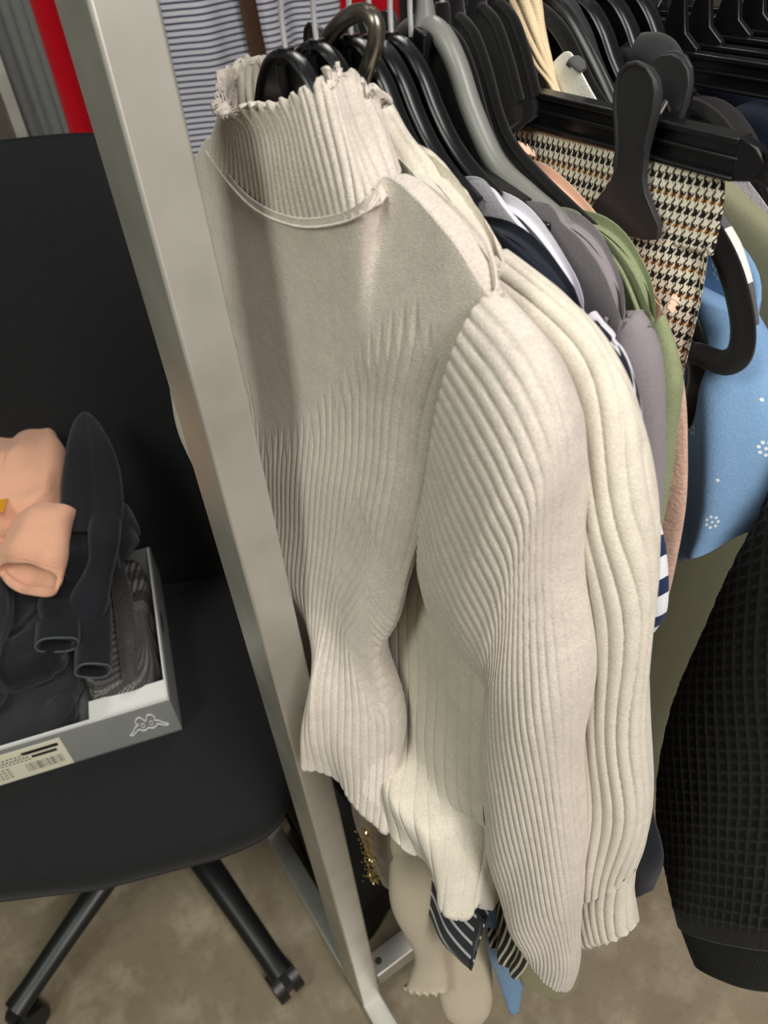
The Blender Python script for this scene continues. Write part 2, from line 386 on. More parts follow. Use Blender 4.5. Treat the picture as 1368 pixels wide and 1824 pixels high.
def shoulder_hanger(label, x, zcap, mat=None, arm=ARM_A, low=LOW_A, plate=.0022, rim=.0055, group='black plastic hangers', yaw=0., socket=True, hookmat=None, name='clothes_hanger', scale=1., amax=None):
    mat = mat or BLK
    h = thing(name, (x, YC, RZ + .012), label, 'hanger', group)
    hook(h, x, zcap, hookmat or CHR)
    if socket:
        P = [(x, YC, zcap), (x, YC, zcap - .022)]
        B().tube([(x, YC, zcap), (x, YC, zcap - .011)], .0048, 16).tube(spline([(x - plate - .0005, YC, zcap - .008), (x - plate - .0008, YC, zcap - .022), (x - plate, YC, zcap - .028)], 8), [.0048, .0045, .0025], 12).build('socket', mat, h)
    top = [(a * scale, zcap + z) for a, z in arm]; bot = [(a * scale, zcap + z) for a, z in low]
    if amax: top = [q for q in top if q[0] < amax]; bot = [q for q in bot if q[0] < amax * .9]; bot = [(top[-1][0], top[-1][1] - .012)] + bot
    td = spline([(0, a, z) for a, z in top], 40)[:, 1:]; bd = spline([(0, a, z) for a, z in bot], 30)[:, 1:]
    rr0 = np.linspace(0, 1, 41); td2 = td[np.linspace(0, len(td) - 1, 41).astype(int)]; bd2 = spline([(0, a, z) for a, z in bot[::-1]], 41)[:, 1:]
    A_ = np.concatenate([-td2[:0:-1, 0], td2[:, 0]]); ZT = np.concatenate([td2[:0:-1, 1], td2[:, 1]]); A2 = np.concatenate([-bd2[:0:-1, 0], bd2[:, 0]]); ZB = np.concatenate([bd2[:0:-1, 1], bd2[:, 1]])
    V = []; F = []; m_ = len(A_)
    for e in (-plate, plate):
        for aa, zz in ((A_, ZT), (A2, ZB)): V += [(x + yaw * q + e, YC - q, w) for q, w in zip(aa, zz)]
    for i in range(m_ - 1):
        F += [(i, i + 1, m_ + i + 1, m_ + i), (2 * m_ + i + 1, 2 * m_ + i, 3 * m_ + i, 3 * m_ + i + 1), (m_ + i, m_ + i + 1, 3 * m_ + i + 1, 3 * m_ + i), (i + 1, i, 2 * m_ + i, 2 * m_ + i + 1)]
    F += [(0, m_, 3 * m_, 2 * m_), (m_ - 1, 3 * m_ - 1, 4 * m_ - 1, 2 * m_ - 1)]
    B().add(V, F).build('hanger_body', mat, h)
    rimp = [(-a, z) for a, z in td[::-1]] + [(a, z) for a, z in td[1:]]
    P = [(x + yaw * a, YC - a, z) for a, z in rimp]
    B().tube(P, rim, 12, flat=.0028, ref=(1, 0, 0)).build('rim', mat, h)
    return h
ARM_V = [(0, .0), (.008, -.001), (.020, -.008), (.032, -.025), (.044, -.048), (.058, -.064), (.085, -.078), (.12, -.092), (.15, -.104), (.165, -.115)]
LOW_V = [(.165, -.132), (.15, -.128), (.11, -.113), (.08, -.102), (.05, -.088), (.02, -.075), (0, -.072)]
def velvet_hanger(label, x, zcap, group='black velvet hangers', loop=False, yaw=0., lz=0., name='velvet_hanger', amax=None):
    h = shoulder_hanger(label, x, zcap, VEL, ARM_V, LOW_V, .0026, .0032, group, yaw, socket=False, name=name, amax=amax)
    B().tube([(x, YC, zcap + .014), (x, YC, zcap + .010), (x, YC, zcap - .01)], [.0042, .006, .010], 14, flat=[.0042, .0045, .0035]).build('collar', VEL, h)
    return h

h1 = shoulder_hanger('black plastic hanger inside the ruffled turtleneck, first on the rail', .2270, 1.419)
h2 = shoulder_hanger('black plastic hanger behind the turtleneck, inside the cream ribbed sweater', .2475, 1.420)
h3 = shoulder_hanger('black plastic hanger framed by the gunmetal ring', .2710, 1.419, amax=.15)
h4 = shoulder_hanger('black plastic hanger just behind the gunmetal ring, third dark shoulder', .2845, 1.417, amax=.13)
h5 = shoulder_hanger('black plastic hanger beside the grey tube hanger, glossy shoulder edge', .2995, 1.416, amax=.13)
# grey tube hanger
hg = thing('tube_hanger', (.325, YC, RZ + .012), 'grey plastic tube hanger with thick rounded arms', 'hanger')
ARM_G = [(-.14, 1.322), (-.10, 1.338), (-.074, 1.350), (-.050, 1.376), (-.034, 1.398), (-.018, 1.411), (0, 1.415), (.016, 1.412), (.031, 1.398), (.047, 1.373), (.070, 1.348), (.10, 1.336), (.128, 1.326), (.145, 1.310)]
band(.325, ARM_G, .0068, .0068, GRY, 'arms', hg, 16)
hook(hg, .325, 1.425, GRY, .0036)
B().tube([(.325, YC, 1.436), (.325, YC, 1.424), (.325, YC, 1.414)], [.004, .006, .0085], 14).build('neck', GRY, hg)
hv1 = velvet_hanger('black velvet hanger directly behind the grey tube hanger', .338, 1.412)
hv2 = velvet_hanger('black velvet hanger with curved shoulder above the frayed blush blouse', .348, 1.417)

def clip_hanger(label, x, ztop, clips, group='trouser clip hangers', half=.208, tilt=0., name='clip_hanger', clip_up=.0):
    h = thing(name, (x, YC, RZ + .012), label, 'hanger', group)
    hook(h, x, ztop + .055, CHR)
    ca, sa = math.cos(tilt), math.sin(tilt); ax = np.array([[0, -ca, -sa], [0, -sa, ca], [1, 0, 0]], float); o = (x, YC, ztop)
    W2 = lambda a, z, dx=0: np.array(o) + ax[0] * a + ax[1] * z + ax[2] * dx
    b = B()   # centre stem widening down to the bar
    st = [(-.006, .055), (.006, .055), (.0065, .030), (.011, .012), (.024, .003), (.024, -.006), (-.024, -.006), (-.024, .003), (-.011, .012), (-.0065, .030)]
    b.prism(st, .0028, o, ax); b.build('stem', BLK, h, bev=.0012)
    b = B(); b.box(W2(0, -.011), (half, .0105, .0022), ax)
    for z in (-.0015, -.011, -.0205): b.box(W2(0, z), (half, .0013 if z != -.0015 else .0018, .0058 if z != -.011 else .0040), ax)
    for s in (-1, 1):
        b.prism([(s * (half - .002), .0005), (s * (half + .010), -.003), (s * (half + .017), -.011), (s * (half + .012), -.0195), (s * (half - .002), -.0225)][::s], .0035, o, ax)
        b.tube([W2(s * (half + .018), -.003), W2(s * (half + .020), -.010), W2(s * (half + .016), -.019)], .0042, 12, flat=.0058)
    b.build('bar', BLK, h, bev=.0008, seg=2)
    for ca_ in clips:
        out = [(q * (1.25 if w > -.02 else 1.42), w * 1.04) for q, w in [(-.0125, .030), (-.0105, .036), (-.006, .0405), (0, .042), (.006, .0405), (.0105, .036), (.0125, .030), (.0125, .020), (.0105, .010), (.009, 0), (.0088, -.014), (.010, -.022), (.0145, -.030), (.0185, -.037), (.0185, -.045), (.012, -.0475), (0, -.049), (-.012, -.0475), (-.0185, -.045), (-.0185, -.037), (-.0145, -.030), (-.010, -.022), (-.0088, -.014), (-.009, 0), (-.0105, .010), (-.0125, .020)]]
        OFF = {-1: -.0125, 1: .0075}
        for s in (-1, 1):
            # jaw: bowed plate
            lean = s * .06
            ax2 = np.array([ax[0], ax[1] + ax[2] * lean, ax[2]]); 
            J = B(); J.prism([(a, z + .006) for a, z in out], .0022, W2(ca_, -.0205, OFF[s]), ax2)
            J.tube([W2(ca_, -.0205, OFF[s]) + ax2[0] * a * .88 + ax2[1] * (z + .006) + ax2[2] * s * .0022 for a, z in out[-4:] + out[:10]], .0014, 8)
            J.build('clip', BLK2, h, bev=.0012)
        B().tube([W2(ca_ - .008, .003, -.004), W2(ca_ - .008, .008, 0), W2(ca_ - .008, .003, .004)], .0014, 8).tube([W2(ca_ + .008, .003, -.004), W2(ca_ + .008, .008, 0), W2(ca_ + .008, .003, .004)], .0014, 8).build('spring', plain('steel', (150, 150, 150), .3, 1.), h)
    return h
hclip1 = clip_hanger('black clip hanger with its clip sticking up behind the first two hooks', .314, 1.362, (-.100,), tilt=.22, half=.112)
hclip2 = clip_hanger('black clip hanger with large peg clip gripping houndstooth trousers', .385, 1.374, (.134, -.15), half=.196)

# ------------------------------------------------------------------ gunmetal ring
ring = [px(u, v, x) for u, v, x in ((578, 88, .262), (592, 58, .262), (618, 32, .262), (648, 22, .262), (668, 38, .262), (670, 70, .262), (660, 108, .262), (645, 148, .262), (632, 180, .264), (600, 190, .266), (575, 165, .266), (568, 125, .264))]
rr = closed_dense(ring, 10); rr = np.vstack([rr, rr[:1]])
tag(B().tube(rr, .0048, 14, cap=False).build('metal_ring', plain('gunmetal', (128, 122, 112), .3, .9, noise=.12, nscale=300), loc=ring[0]),
    'thick gunmetal metal ring hooked over the hanger necks behind the ruffled collar', 'ring')

# ------------------------------------------------------------------ first sweater: ribbed turtleneck with ruffled collar
K1 = fabric('oatmeal_rib_knit', (203, 193, 183), .95, .3, .17)
K2 = fabric('cream_rib_knit', (209, 201, 187), .95, .3, .14)
def lerp(a, b, t): return np.array(a) * (1 - t) + np.array(b) * t
sw = thing('turtleneck_sweater', (.215, YC, 1.40), 'oatmeal fine ribbed turtleneck sweater with ruffled collar hanging first on the rail', 'sweater', 'ribbed sweaters at the end of the rail')
def xf(y, z):
    t = np.clip((1.25 - z) / .42, 0, 1.2)
    yaw = -.06 * np.clip((y - .34), -.1, .3)
    return .2045 + yaw - .062 * t ** 1.4
# body rows
def mkrow(front, thick, nb=6):
    front = [np.array(p, float) for p in front]
    back = []
    for k in range(nb):
        t = (k + .5) / nb; i = (1 - t) * (len(front) - 1); a = int(i); p = lerp(front[a], front[min(a + 1, len(front) - 1)], i - a)
        bulge = thick * (1 - (2 * t - 1) ** 4) ** .5
        q = p + np.array([bulge, 0, 0.0]); back.append(q)
    return front + back
neckR, neckL = px(690, 342, .217), px(372, 268, .204)
shR = px(885, 530, .219)
f0 = [shR + [0.000, .003, -.004], px(795, 440, .212), neckR, px(650, 374, .204), px(600, 397, .2005), px(530, 401, .1985), px(460, 374, .198), px(410, 326, .199), neckL, np.array([.197, .595, 1.314]), np.array([.200, .650, 1.288])]
def interp_front(R, L, zR, zC, zL, n=11, R_x=.010, e=0.0):
    out = []
    for k in range(n):
        t = k / (n - 1); y = R[1] * (1 - t) + L[1] * t; z = (zR * (1 - t) + zL * t) + (zC - (zR + zL) / 2) * (1 - (2 * t - 1) ** 2)
        x = xf(y, z) + e * (abs(2 * t - 1) ** 4)
        if k == 0: x += R_x
        if k == n - 1: x += .012
        out.append(np.array([x, y, z]))
    return out
e1, e2, e3, e4 = px(826, 640, .213), px(783, 760, .212), px(768, 900, .212), pz(763, 1062, 1.06)
f1 = interp_front(e1, np.array([0, .640, 1.27]), e1[2], 1.275, 1.27)
f2 = interp_front(e2, np.array([0, .615, 1.22]), e2[2], 1.225, 1.215)
f3 = interp_front(e3, np.array([0, .600, 1.15]), e3[2], 1.16, 1.15)
f4 = interp_front(e4, np.array([0, .590, 1.06]), e4[2], 1.075, 1.06, R_x=.014)
r5 = pz(707, 1155, 1.0); f5 = interp_front(r5, np.array([0, .585, .99]), r5[2], 1.0, .99, R_x=.012)
f6 = [pz(697, 1300, .925), pz(668, 1292, .930), pz(632, 1280, .934), pz(598, 1262, .938), pz(565, 1245, .943), pz(545, 1228, .947), np.array([.160, .440, .945]), np.array([.172, .475, .94]), np.array([.177, .51, .935]), np.array([.182, .55, .93]), np.array([.195, .585, .925])]
f7 = [pz(689, 1484, .822), pz(668, 1470, .826), pz(640, 1452, .830), pz(613, 1425, .834), pz(596, 1394, .838), pz(566, 1378, .844), pz(537, 1370, .848), np.array([.131, .42, .845]), np.array([.166, .452, .84]), np.array([.172, .51, .84]), np.array([.188, .575, .84])]
def ridge(front, thick, up=.006, nb=6, neck=None):
    f = [np.array(p, float) + [thick * .5, 0, up] for p in front]; b_ = mkrow(front, thick, nb)[len(front):]
    n = len(front); mid = [np.array(p, float) + [thick * .12, 0, up * .62] for p in front]
    f[0] = f[0] + [0, .004, -up - .005]; mid[0] = mid[0] + [0, .002, -up * .62 - .003]; f[-1] = f[-1] + [0, -.004, -up - .005]
    if neck:
        for i in range(neck[0], neck[1]): f[i] = np.array(front[i]) + [.0008, 0, .0008]; mid[i] = np.array(front[i]) + [.0003, 0, .0004]
    br, bm = [], []
    for q in b_:
        k = min(range(n), key=lambda i: abs(front[i][1] - q[1])); br.append(np.array([front[k][0] + thick * (.5 if not (neck and neck[0] <= k < neck[1]) else .95), q[1], q[2] + up])); bm.append(q + [-thick * .1, 0, up * .62])
    return [f + br, mid + bm]
rows = ridge(f0, .024, neck=(3, 8)) + [mkrow(f0, .024), mkrow(f1, .034), mkrow(f2, .036), mkrow(f3, .038), mkrow(f4, .040), mkrow(f5, .042), mkrow(f6, .040), mkrow(f7, .030)]
NF, NB, NR = 420, 60, 300
G = rows_grid(rows, 10, NF, NB, NR)
def disp_body(G):
    y, z = G[:, :, 1], G[:, :, 2]; R_, C_ = y.shape
    u = np.concatenate([np.arange(NF) / NF, 1 - np.arange(NB) / NB])[None, :].repeat(R_, 0)
    v = (np.arange(R_) / (R_ - 1))[:, None].repeat(C_, 1)
    phase = u * 38
    # waist chevron
    y0 = .372 + .12 * np.clip(z - 1.16, -.4, 0); dz = 1.165 - z; w = np.clip(dz * .55, 0, .046) * np.clip((z - .93) / .10, 0, 1)
    inside = np.clip((w - np.abs(y - y0)) / .004, 0, 1)
    ph2 = (np.abs(y - y0) * .9 + (z - 1.165) * .55) / .0068
    # yoke: smooth above this line
    yb = np.interp(y, [.26, .275, .306, .34, .391, .45, .513, .54, .58], [1.26, 1.275, 1.318, 1.29, 1.236, 1.17, 1.130, 1.215, 1.26])
    yb = yb + .012 * np.sin(y * 600)
    m = np.clip((yb - z) / .012, 0, 1)
    fade = np.interp(v, [0, 1], [1, 1])
    h = ribs(phase, .38) * (1 - inside) + ribs(ph2, .38) * inside * .8 + 0 * fade
    d = (h - 1) * .0015 * m + .0003 * (1 - m)
    ri = np.arange(R_)[:, None]; d = d + (ri < 58) * np.clip(ri / 20., .2, 1) * .0006 * np.sin(u * 2 * math.pi * 150)
    d += wob(G, 3, 7, .0022) * np.clip((1.3 - z) / .15, .15, 1)
    d += wob(G * [1, 1, .35], 5, 22, .0014) * np.clip((1.0 - z) / .1, 0, 1)
    # scalloped hem
    return d
G[-6:, :, 2] += (.0018 * np.abs(np.sin(np.arange(NF + NB) * math.pi * 40 / NF)))[None, :] * np.linspace(0, 1, 6)[:, None]
skin('body', G, K1, sw, .0025, cap=False, disp=disp_body)
# shoulder seam strip with fine crosswise ribs
def strip(name, pts, w, parent, mat, n=120, pitch=.0022):
    P = spline(pts, n); s = np.concatenate([[0], np.cumsum(np.linalg.norm(np.diff(P, axis=0), axis=1))])
    rr_ = (w * 1.2 if np.isscalar(w) else .0042) + (.0001 if np.isscalar(w) else .0003) * np.sin(s * 2 * math.pi / pitch)
    B().tube(P, w, 14, flat=rr_, ref=(1, 0, 0)).build(name, mat, parent)
#strip('shoulder_band', [neckR + [.012, .004, .003], lerp(neckR, shR, .25) + [.013, 0, .0055], lerp(neckR, shR, .5) + [.013, 0, .0065], lerp(neckR, shR, .75) + [.013, 0, .0065], shR + [.012, .002, .004]], [.006, .0095, .010, .0095, .006], sw, K1)
# armhole seam
strip('armhole_seam', [shR + [.004, -.001, .002], e1 + [-.002, 0, 0], e2 + [-.004, 0, 0], e3 + [-.004, 0, 0], e4 + [-.004, -.002, .003]], .0007, sw, K1, pitch=.003)
strip('neck_seam', [neckR + [-.004, 0, 0], px(654, 376, .2022), px(600, 399, .1987), px(530, 403, .1967), px(459, 376, .1962), px(408, 327, .1972), neckL + [-.002, 0, 0]], .0007, sw, K1, pitch=.003)
# collar
def collar_rows():
    base = [px(692, 347, .217), px(651, 378, .2038), px(600, 401, .2000), px(530, 405, .1980), px(460, 378, .1975), px(409, 330, .1985), px(371, 266, .204)]
    mid = [px(652, 245, .222), px(620, 275, .206), px(570, 300, .199), px(510, 305, .196), px(455, 285, .196), px(413, 255, .198), px(384, 222, .206)]
    up = [px(628, 175, .222), px(600, 195, .207), px(555, 222, .199), px(500, 237, .196), px(440, 230, .196), px(405, 222, .198), px(390, 196, .208)]
    top = [px(612, 118, .224), px(585, 134, .208), px(540, 162, .199), px(485, 186, .195), px(432, 191, .194), px(402, 206, .196), px(389, 148, .215)]
    backs = ([(.238, .36, 1.372), (.243, .40, 1.376), (.243, .47, 1.378), (.238, .53, 1.368), (.225, .57, 1.352)],
             [(.240, .37, 1.386), (.248, .41, 1.383), (.249, .47, 1.384), (.243, .53, 1.386), (.228, .56, 1.370)],
             [(.240, .375, 1.395), (.250, .41, 1.388), (.251, .47, 1.390), (.246, .53, 1.399), (.229, .555, 1.386)],
             [(.241, .375, 1.400), (.251, .41, 1.392), (.252, .47, 1.395), tuple(px(440, 110, .244)), tuple(px(403, 124, .228))])
    return [list(f) + list(map(np.array, b_[::-1])) for f, b_ in zip((base, mid, up, top), backs)][::-1]
Gc = rows_grid(collar_rows(), 6, 300, 220, 110)
nc = Gc.shape[1]; uu = np.concatenate([np.arange(300) / 300 * 30, 30 + np.arange(220) / 220 * 30])
vv = np.linspace(0, 1, 110)
def disp_col(G):
    d = (ribs(uu)[None, :] - 1) * .0022 * np.ones((110, 1))
    ruff = np.exp(-vv / .10)[:, None]
    d = d + ruff * (.0018 * np.sin(uu * 2 * math.pi / 1.9)[None, :] + wob(G, 8, 30, .0014))
    return d + wob(G, 11, 12, .0015)
Gc[:8, :, 2] += (.0022 * np.sin(uu * 2 * math.pi / 1.9 + 1)[None, :]) * np.linspace(1, 0, 8)[:, None]
Gi = Gc
o = skin('collar', Gc, K1, sw, 0, cap=False, disp=disp_col)
md = o.modifiers.new('thickness', 'SOLIDIFY'); md.thickness = .0022; md.offset = -1 if True else 1
def sleeve_disp(G, pitch, amp, seed, fold=.0025):
    n = G.shape[0]; ar = np.concatenate([np.zeros((n, 1)), np.cumsum(np.linalg.norm(np.diff(G, axis=1), axis=2), 1)], 1)
    pe = ar[:, -1:] + np.linalg.norm(G[:, 0] - G[:, -1], axis=1)[:, None]; a = np.minimum(ar, pe - ar)
    vv = np.linspace(0, 1, n)[:, None]; w = wob(G * [1, 1, .5], seed, 14, .0035)
    return (ribs((a + w) / pitch + .3, .45) - 1) * amp + wob(G, seed + 1, 7, fold) + wob(G * [1, 1, .35], seed + 2, 18, fold) * np.clip((vv - .25) / .2, 0, 1)
# sleeve near the viewer
so = [px(878, 522, .221), px(960, 615, .221), px(1010, 720, .223), px(1029, 830, .225), px(1025, 1000, .227), px(1029, 1150, .229), px(1033, 1300, .231), px(1036, 1450, .233), px(1039, 1580, .235), px(1036, 1690, .236), px(1020, 1752, .232)]
si = [e4 + [.004, .004, .002], pz(795, 1110, 1.055), pz(852, 1160, 1.062), pz(905, 1222, 1.050), pz(887, 1310, .985), pz(877, 1430, .905), pz(888, 1540, .835), pz(908, 1620, .785), pz(924, 1672, .755), pz(930, 1690, .740)]
Gs = edge_tube(so, si, [.024, .030, .034, .034, .030, .028, .026, .024, .022, .019, .016], 300, 240, 60)
arcs = np.concatenate([np.zeros((300, 1)), np.cumsum(np.linalg.norm(np.diff(Gs, axis=1), axis=2), 1)], 1)
per = arcs[:, -1:] + np.linalg.norm(Gs[:, 0] - Gs[:, -1], axis=1)[:, None]
def disp_sl(G):
    a = np.minimum(arcs, per - arcs); vv = np.linspace(0, 1, 300)[:, None]
    un = np.clip(a / (per / 2), 0, 1) ** .84; Nr = np.interp(vv, [0, .12, .45, 1], [29, 27, 22, 21])
    d = (ribs(un * Nr + .5, .40) - 1) * .0017
    return d + wob(G, 21, 6, .0022) + wob(G * [1, 1, .4], 23, 16, .0018) * np.clip((vv - .3) / .2, 0, 1)
Gs[-8:, :, 2] += (.0014 * np.sin(arcs[-8:] / .0136 * 2 * math.pi)) * np.linspace(0, 1, 8)[:, None]
skin('sleeve', Gs, K1, sw, .0025, cap=True, disp=disp_sl)
# far sleeve
def far_sleeve(x, sh, parent, mat, length, w, th, pitch, amp, lean=-.03, nf=90, nr=120, bow=.02, bulge=0.):
    sh = np.array(sh, float)
    ts = np.linspace(0, 1, 7)
    out = [sh + np.array([lean * t, bow * math.sin(min(1, t * 2.2) * math.pi / 2) + bulge * math.sin(t * math.pi), -length * t]) for t in ts]
    inn = [out[k] + np.array([0, -w * (2.1 - 1.1 * min(1, t * 2.4)), -.20 * max(0, 1 - t * 2.4)]) for k, t in enumerate(ts)]
    Gf = edge_tube(out, inn, [th * .6, th, th, th * .9, th * .8], nr, nf)
    ar = np.concatenate([np.zeros((nr, 1)), np.cumsum(np.linalg.norm(np.diff(Gf, axis=1), axis=2), 1)], 1); pe = ar[:, -1:] + .003
    return skin('sleeve', Gf, mat, parent, .0025, cap=True, disp=lambda G: (ribs(np.minimum(ar, pe - ar) / pitch) - 1) * amp + wob(G, 31, 8, .002))
fo = [np.array(p) for p in ((.214, .652, 1.312), (.205, .682, 1.24), (.194, .708, 1.16), (.183, .730, 1.08), (.190, .708, .99), (.196, .705, .88), (.204, .70, .78))]
fi = [np.array(p) for p in ((.208, .585, 1.06), (.205, .605, 1.06), (.196, .632, 1.05), (.190, .645, 1.01), (.192, .635, .93), (.200, .62, .84), (.206, .62, .76))]
skin('sleeve', edge_tube(fo, fi, [.016, .020, .022, .022, .022, .020, .018], 120, 90), K1, sw, .0025, cap=True, disp=lambda G: sleeve_disp(G, .0068, .0018, 33, .0015))

# ------------------------------------------------------------------ second sweater: cream wide rib
s2 = thing('ribbed_sweater', (.25, YC, 1.40), 'cream wide ribbed sweater with gathered cuff hanging behind the oatmeal turtleneck', 'sweater', 'ribbed sweaters at the end of the rail')
def xf2(y, z):
    t = np.clip((1.22 - z) / .42, 0, 1.25); return .243 - .062 * t ** 1.3
n2R = px(722, 322, .243); sh2 = px(884, 502, .246)
g0 = [sh2 + [.004, 0, 0], px(805, 418, .243), n2R, np.array([.243, .40, 1.365]), np.array([.241, .45, 1.355]), np.array([.243, .50, 1.362]), np.array([.247, .545, 1.372]), np.array([.248, .60, 1.352]), np.array([.250, .645, 1.330])]
def row2(yR, yL, z, zc=None, zR=None):
    out = []
    for k in range(9):
        t = k / 8; y = yR * (1 - t) + yL * t; zz = z + ((zR - z) * (1 - t) if zR else 0)
        out.append(np.array([xf2(y, zz) + (.010 if k in (0, 8) else 0), y, zz]))
    return out
g = [g0, row2(.275, .62, 1.25), row2(.285, .61, 1.15), row2(.275, .60, 1.06), row2(.258, .60, .97), row2(.238, .60, .89, zR=.88)]
gh0 = [pz(915, 1430, .87), pz(868, 1470, .865), pz(822, 1490, .86), pz(775, 1500, .86), pz(735, 1470, .865), pz(690, 1420, .87), np.array([.187, .42, .86]), np.array([.19, .50, .86]), np.array([.20, .59, .86])]
gh = [pz(880, 1560, .80), pz(862, 1605, .79), pz(835, 1640, .783), pz(785, 1628, .785), pz(757, 1540, .81), pz(690, 1490, .825), np.array([.180, .40, .825]), np.array([.185, .49, .825]), np.array([.195, .58, .825])]
g += [gh0, gh]
rows2 = ridge(g0, .022, .003) + [mkrow(r, t) for r, t in zip(g, (.022, .024, .024, .026, .028, .028, .028, .022))]
G2 = rows_grid(rows2, 8, 300, 50, 220)
def disp2(G):
    z = G[:, :, 2]; R_, C_ = z.shape
    u = np.concatenate([np.arange(300) / 300, 1 - np.arange(50) / 50])[None, :].repeat(R_, 0)
    d = (ribs(u * 25, .35) - 1) * .0016 * np.clip((np.arange(R_)[:, None] - 20) / 60., .25, 1)
    return d + wob(G, 41, 8, .0022) + wob(G * [1, 1, .35], 43, 20, .0018) * np.clip((.95 - z) / .1, 0, 1)
G2[-6:, :, 2] += (.0022 * np.sin(np.arange(350) * math.pi * 25 / 300 * 1.3))[None, :] * np.linspace(0, 1, 6)[:, None]
skin('body', G2, K2, s2, .0025, cap=False, disp=disp2)
# funnel collar of the second sweater
c2 = [[px(668, 150, .262), px(640, 160, .252), px(622, 175, .249), np.array([.247, .455, 1.392]), np.array([.247, .48, 1.390]), np.array([.252, .51, 1.388]), np.array([.262, .51, 1.392]), np.array([.266, .48, 1.396]), np.array([.266, .45, 1.398])],
      [px(715, 215, .262), px(680, 225, .251), px(650, 225, .248), np.array([.245, .44, 1.376]), np.array([.245, .48, 1.376]), np.array([.252, .535, 1.372]), np.array([.262, .53, 1.378]), np.array([.267, .47, 1.382]), np.array([.267, .425, 1.382])],
      [px(765, 280, .262), px(730, 300, .250), px(700, 300, .246), np.array([.242, .415, 1.358]), np.array([.242, .48, 1.358]), np.array([.252, .55, 1.362]), np.array([.262, .55, 1.366]), np.array([.268, .47, 1.366]), np.array([.268, .405, 1.366])]]
c2.append([px(800, 345, .263), px(760, 352, .251), px(728, 340, .243), np.array([.240, .40, 1.345]), np.array([.240, .48, 1.345]), np.array([.250, .57, 1.352]), np.array([.262, .57, 1.352]), np.array([.268, .46, 1.35]), np.array([.268, .38, 1.35])])
Gk = rows_grid(c2, 5, 160, 80, 60); uk = np.concatenate([np.arange(160) / 160 * 22, 22 + np.arange(80) / 80 * 18])
o = skin('collar', Gk, K2, s2, 0, cap=False, disp=lambda G: (ribs(uk)[None, :] - 1) * .0018 * np.ones((60, 1)) + wob(G, 47, 16, .0016))
md = o.modifiers.new('thickness', 'SOLIDIFY'); md.thickness = .0025; md.offset = -1
so2 = [px(900, 440, .262), px(1000, 512, .260), px(1075, 600, .262), px(1128, 725, .264), px(1155, 880, .266), px(1174, 1060, .268), px(1173, 1250, .269), px(1164, 1400, .269), px(1150, 1500, .268), px(1130, 1558, .266)]
si2 = [px(850, 560, .250), px(880, 680, .250), px(905, 800, .250), px(925, 920, .251), px(945, 1040, .252), px(960, 1160, .252), px(975, 1290, .252), px(985, 1430, .252), px(1000, 1530, .252), px(1010, 1590, .252)]
Gs2 = edge_tube(so2, si2, [.012, .018, .020, .021, .022, .024, .024, .023, .021, .015], 240, 200, 60)
skin('sleeve', Gs2, K2, s2, 0, cap=True, disp=lambda G: sleeve_disp(G, .0112, .0026, 51))
cu_o = [px(1129, 1552, .265), px(1127, 1590, .265), px(1133, 1645, .266)]; cu_i = [px(1012, 1580, .252), px(1015, 1620, .252), px(1016, 1672, .252)]
Gcf = edge_tube(cu_o, cu_i, [.0145, .015, .017], 60, 150, 60)
Gcf[-5:, :, 2] += (.0022 * np.sin(np.arange(210) * .42))[None, :] * np.linspace(0, 1, 5)[:, None]
skin('cuff', Gcf, K2, s2, .003, cap=False, disp=lambda G: sleeve_disp(G, .012, .0022, 55, .001))
far_sleeve(.25, (.250, .645, 1.330), s2, K2, .55, .085, .020, .0112, .0022, lean=-.035, bow=.035, bulge=.035)

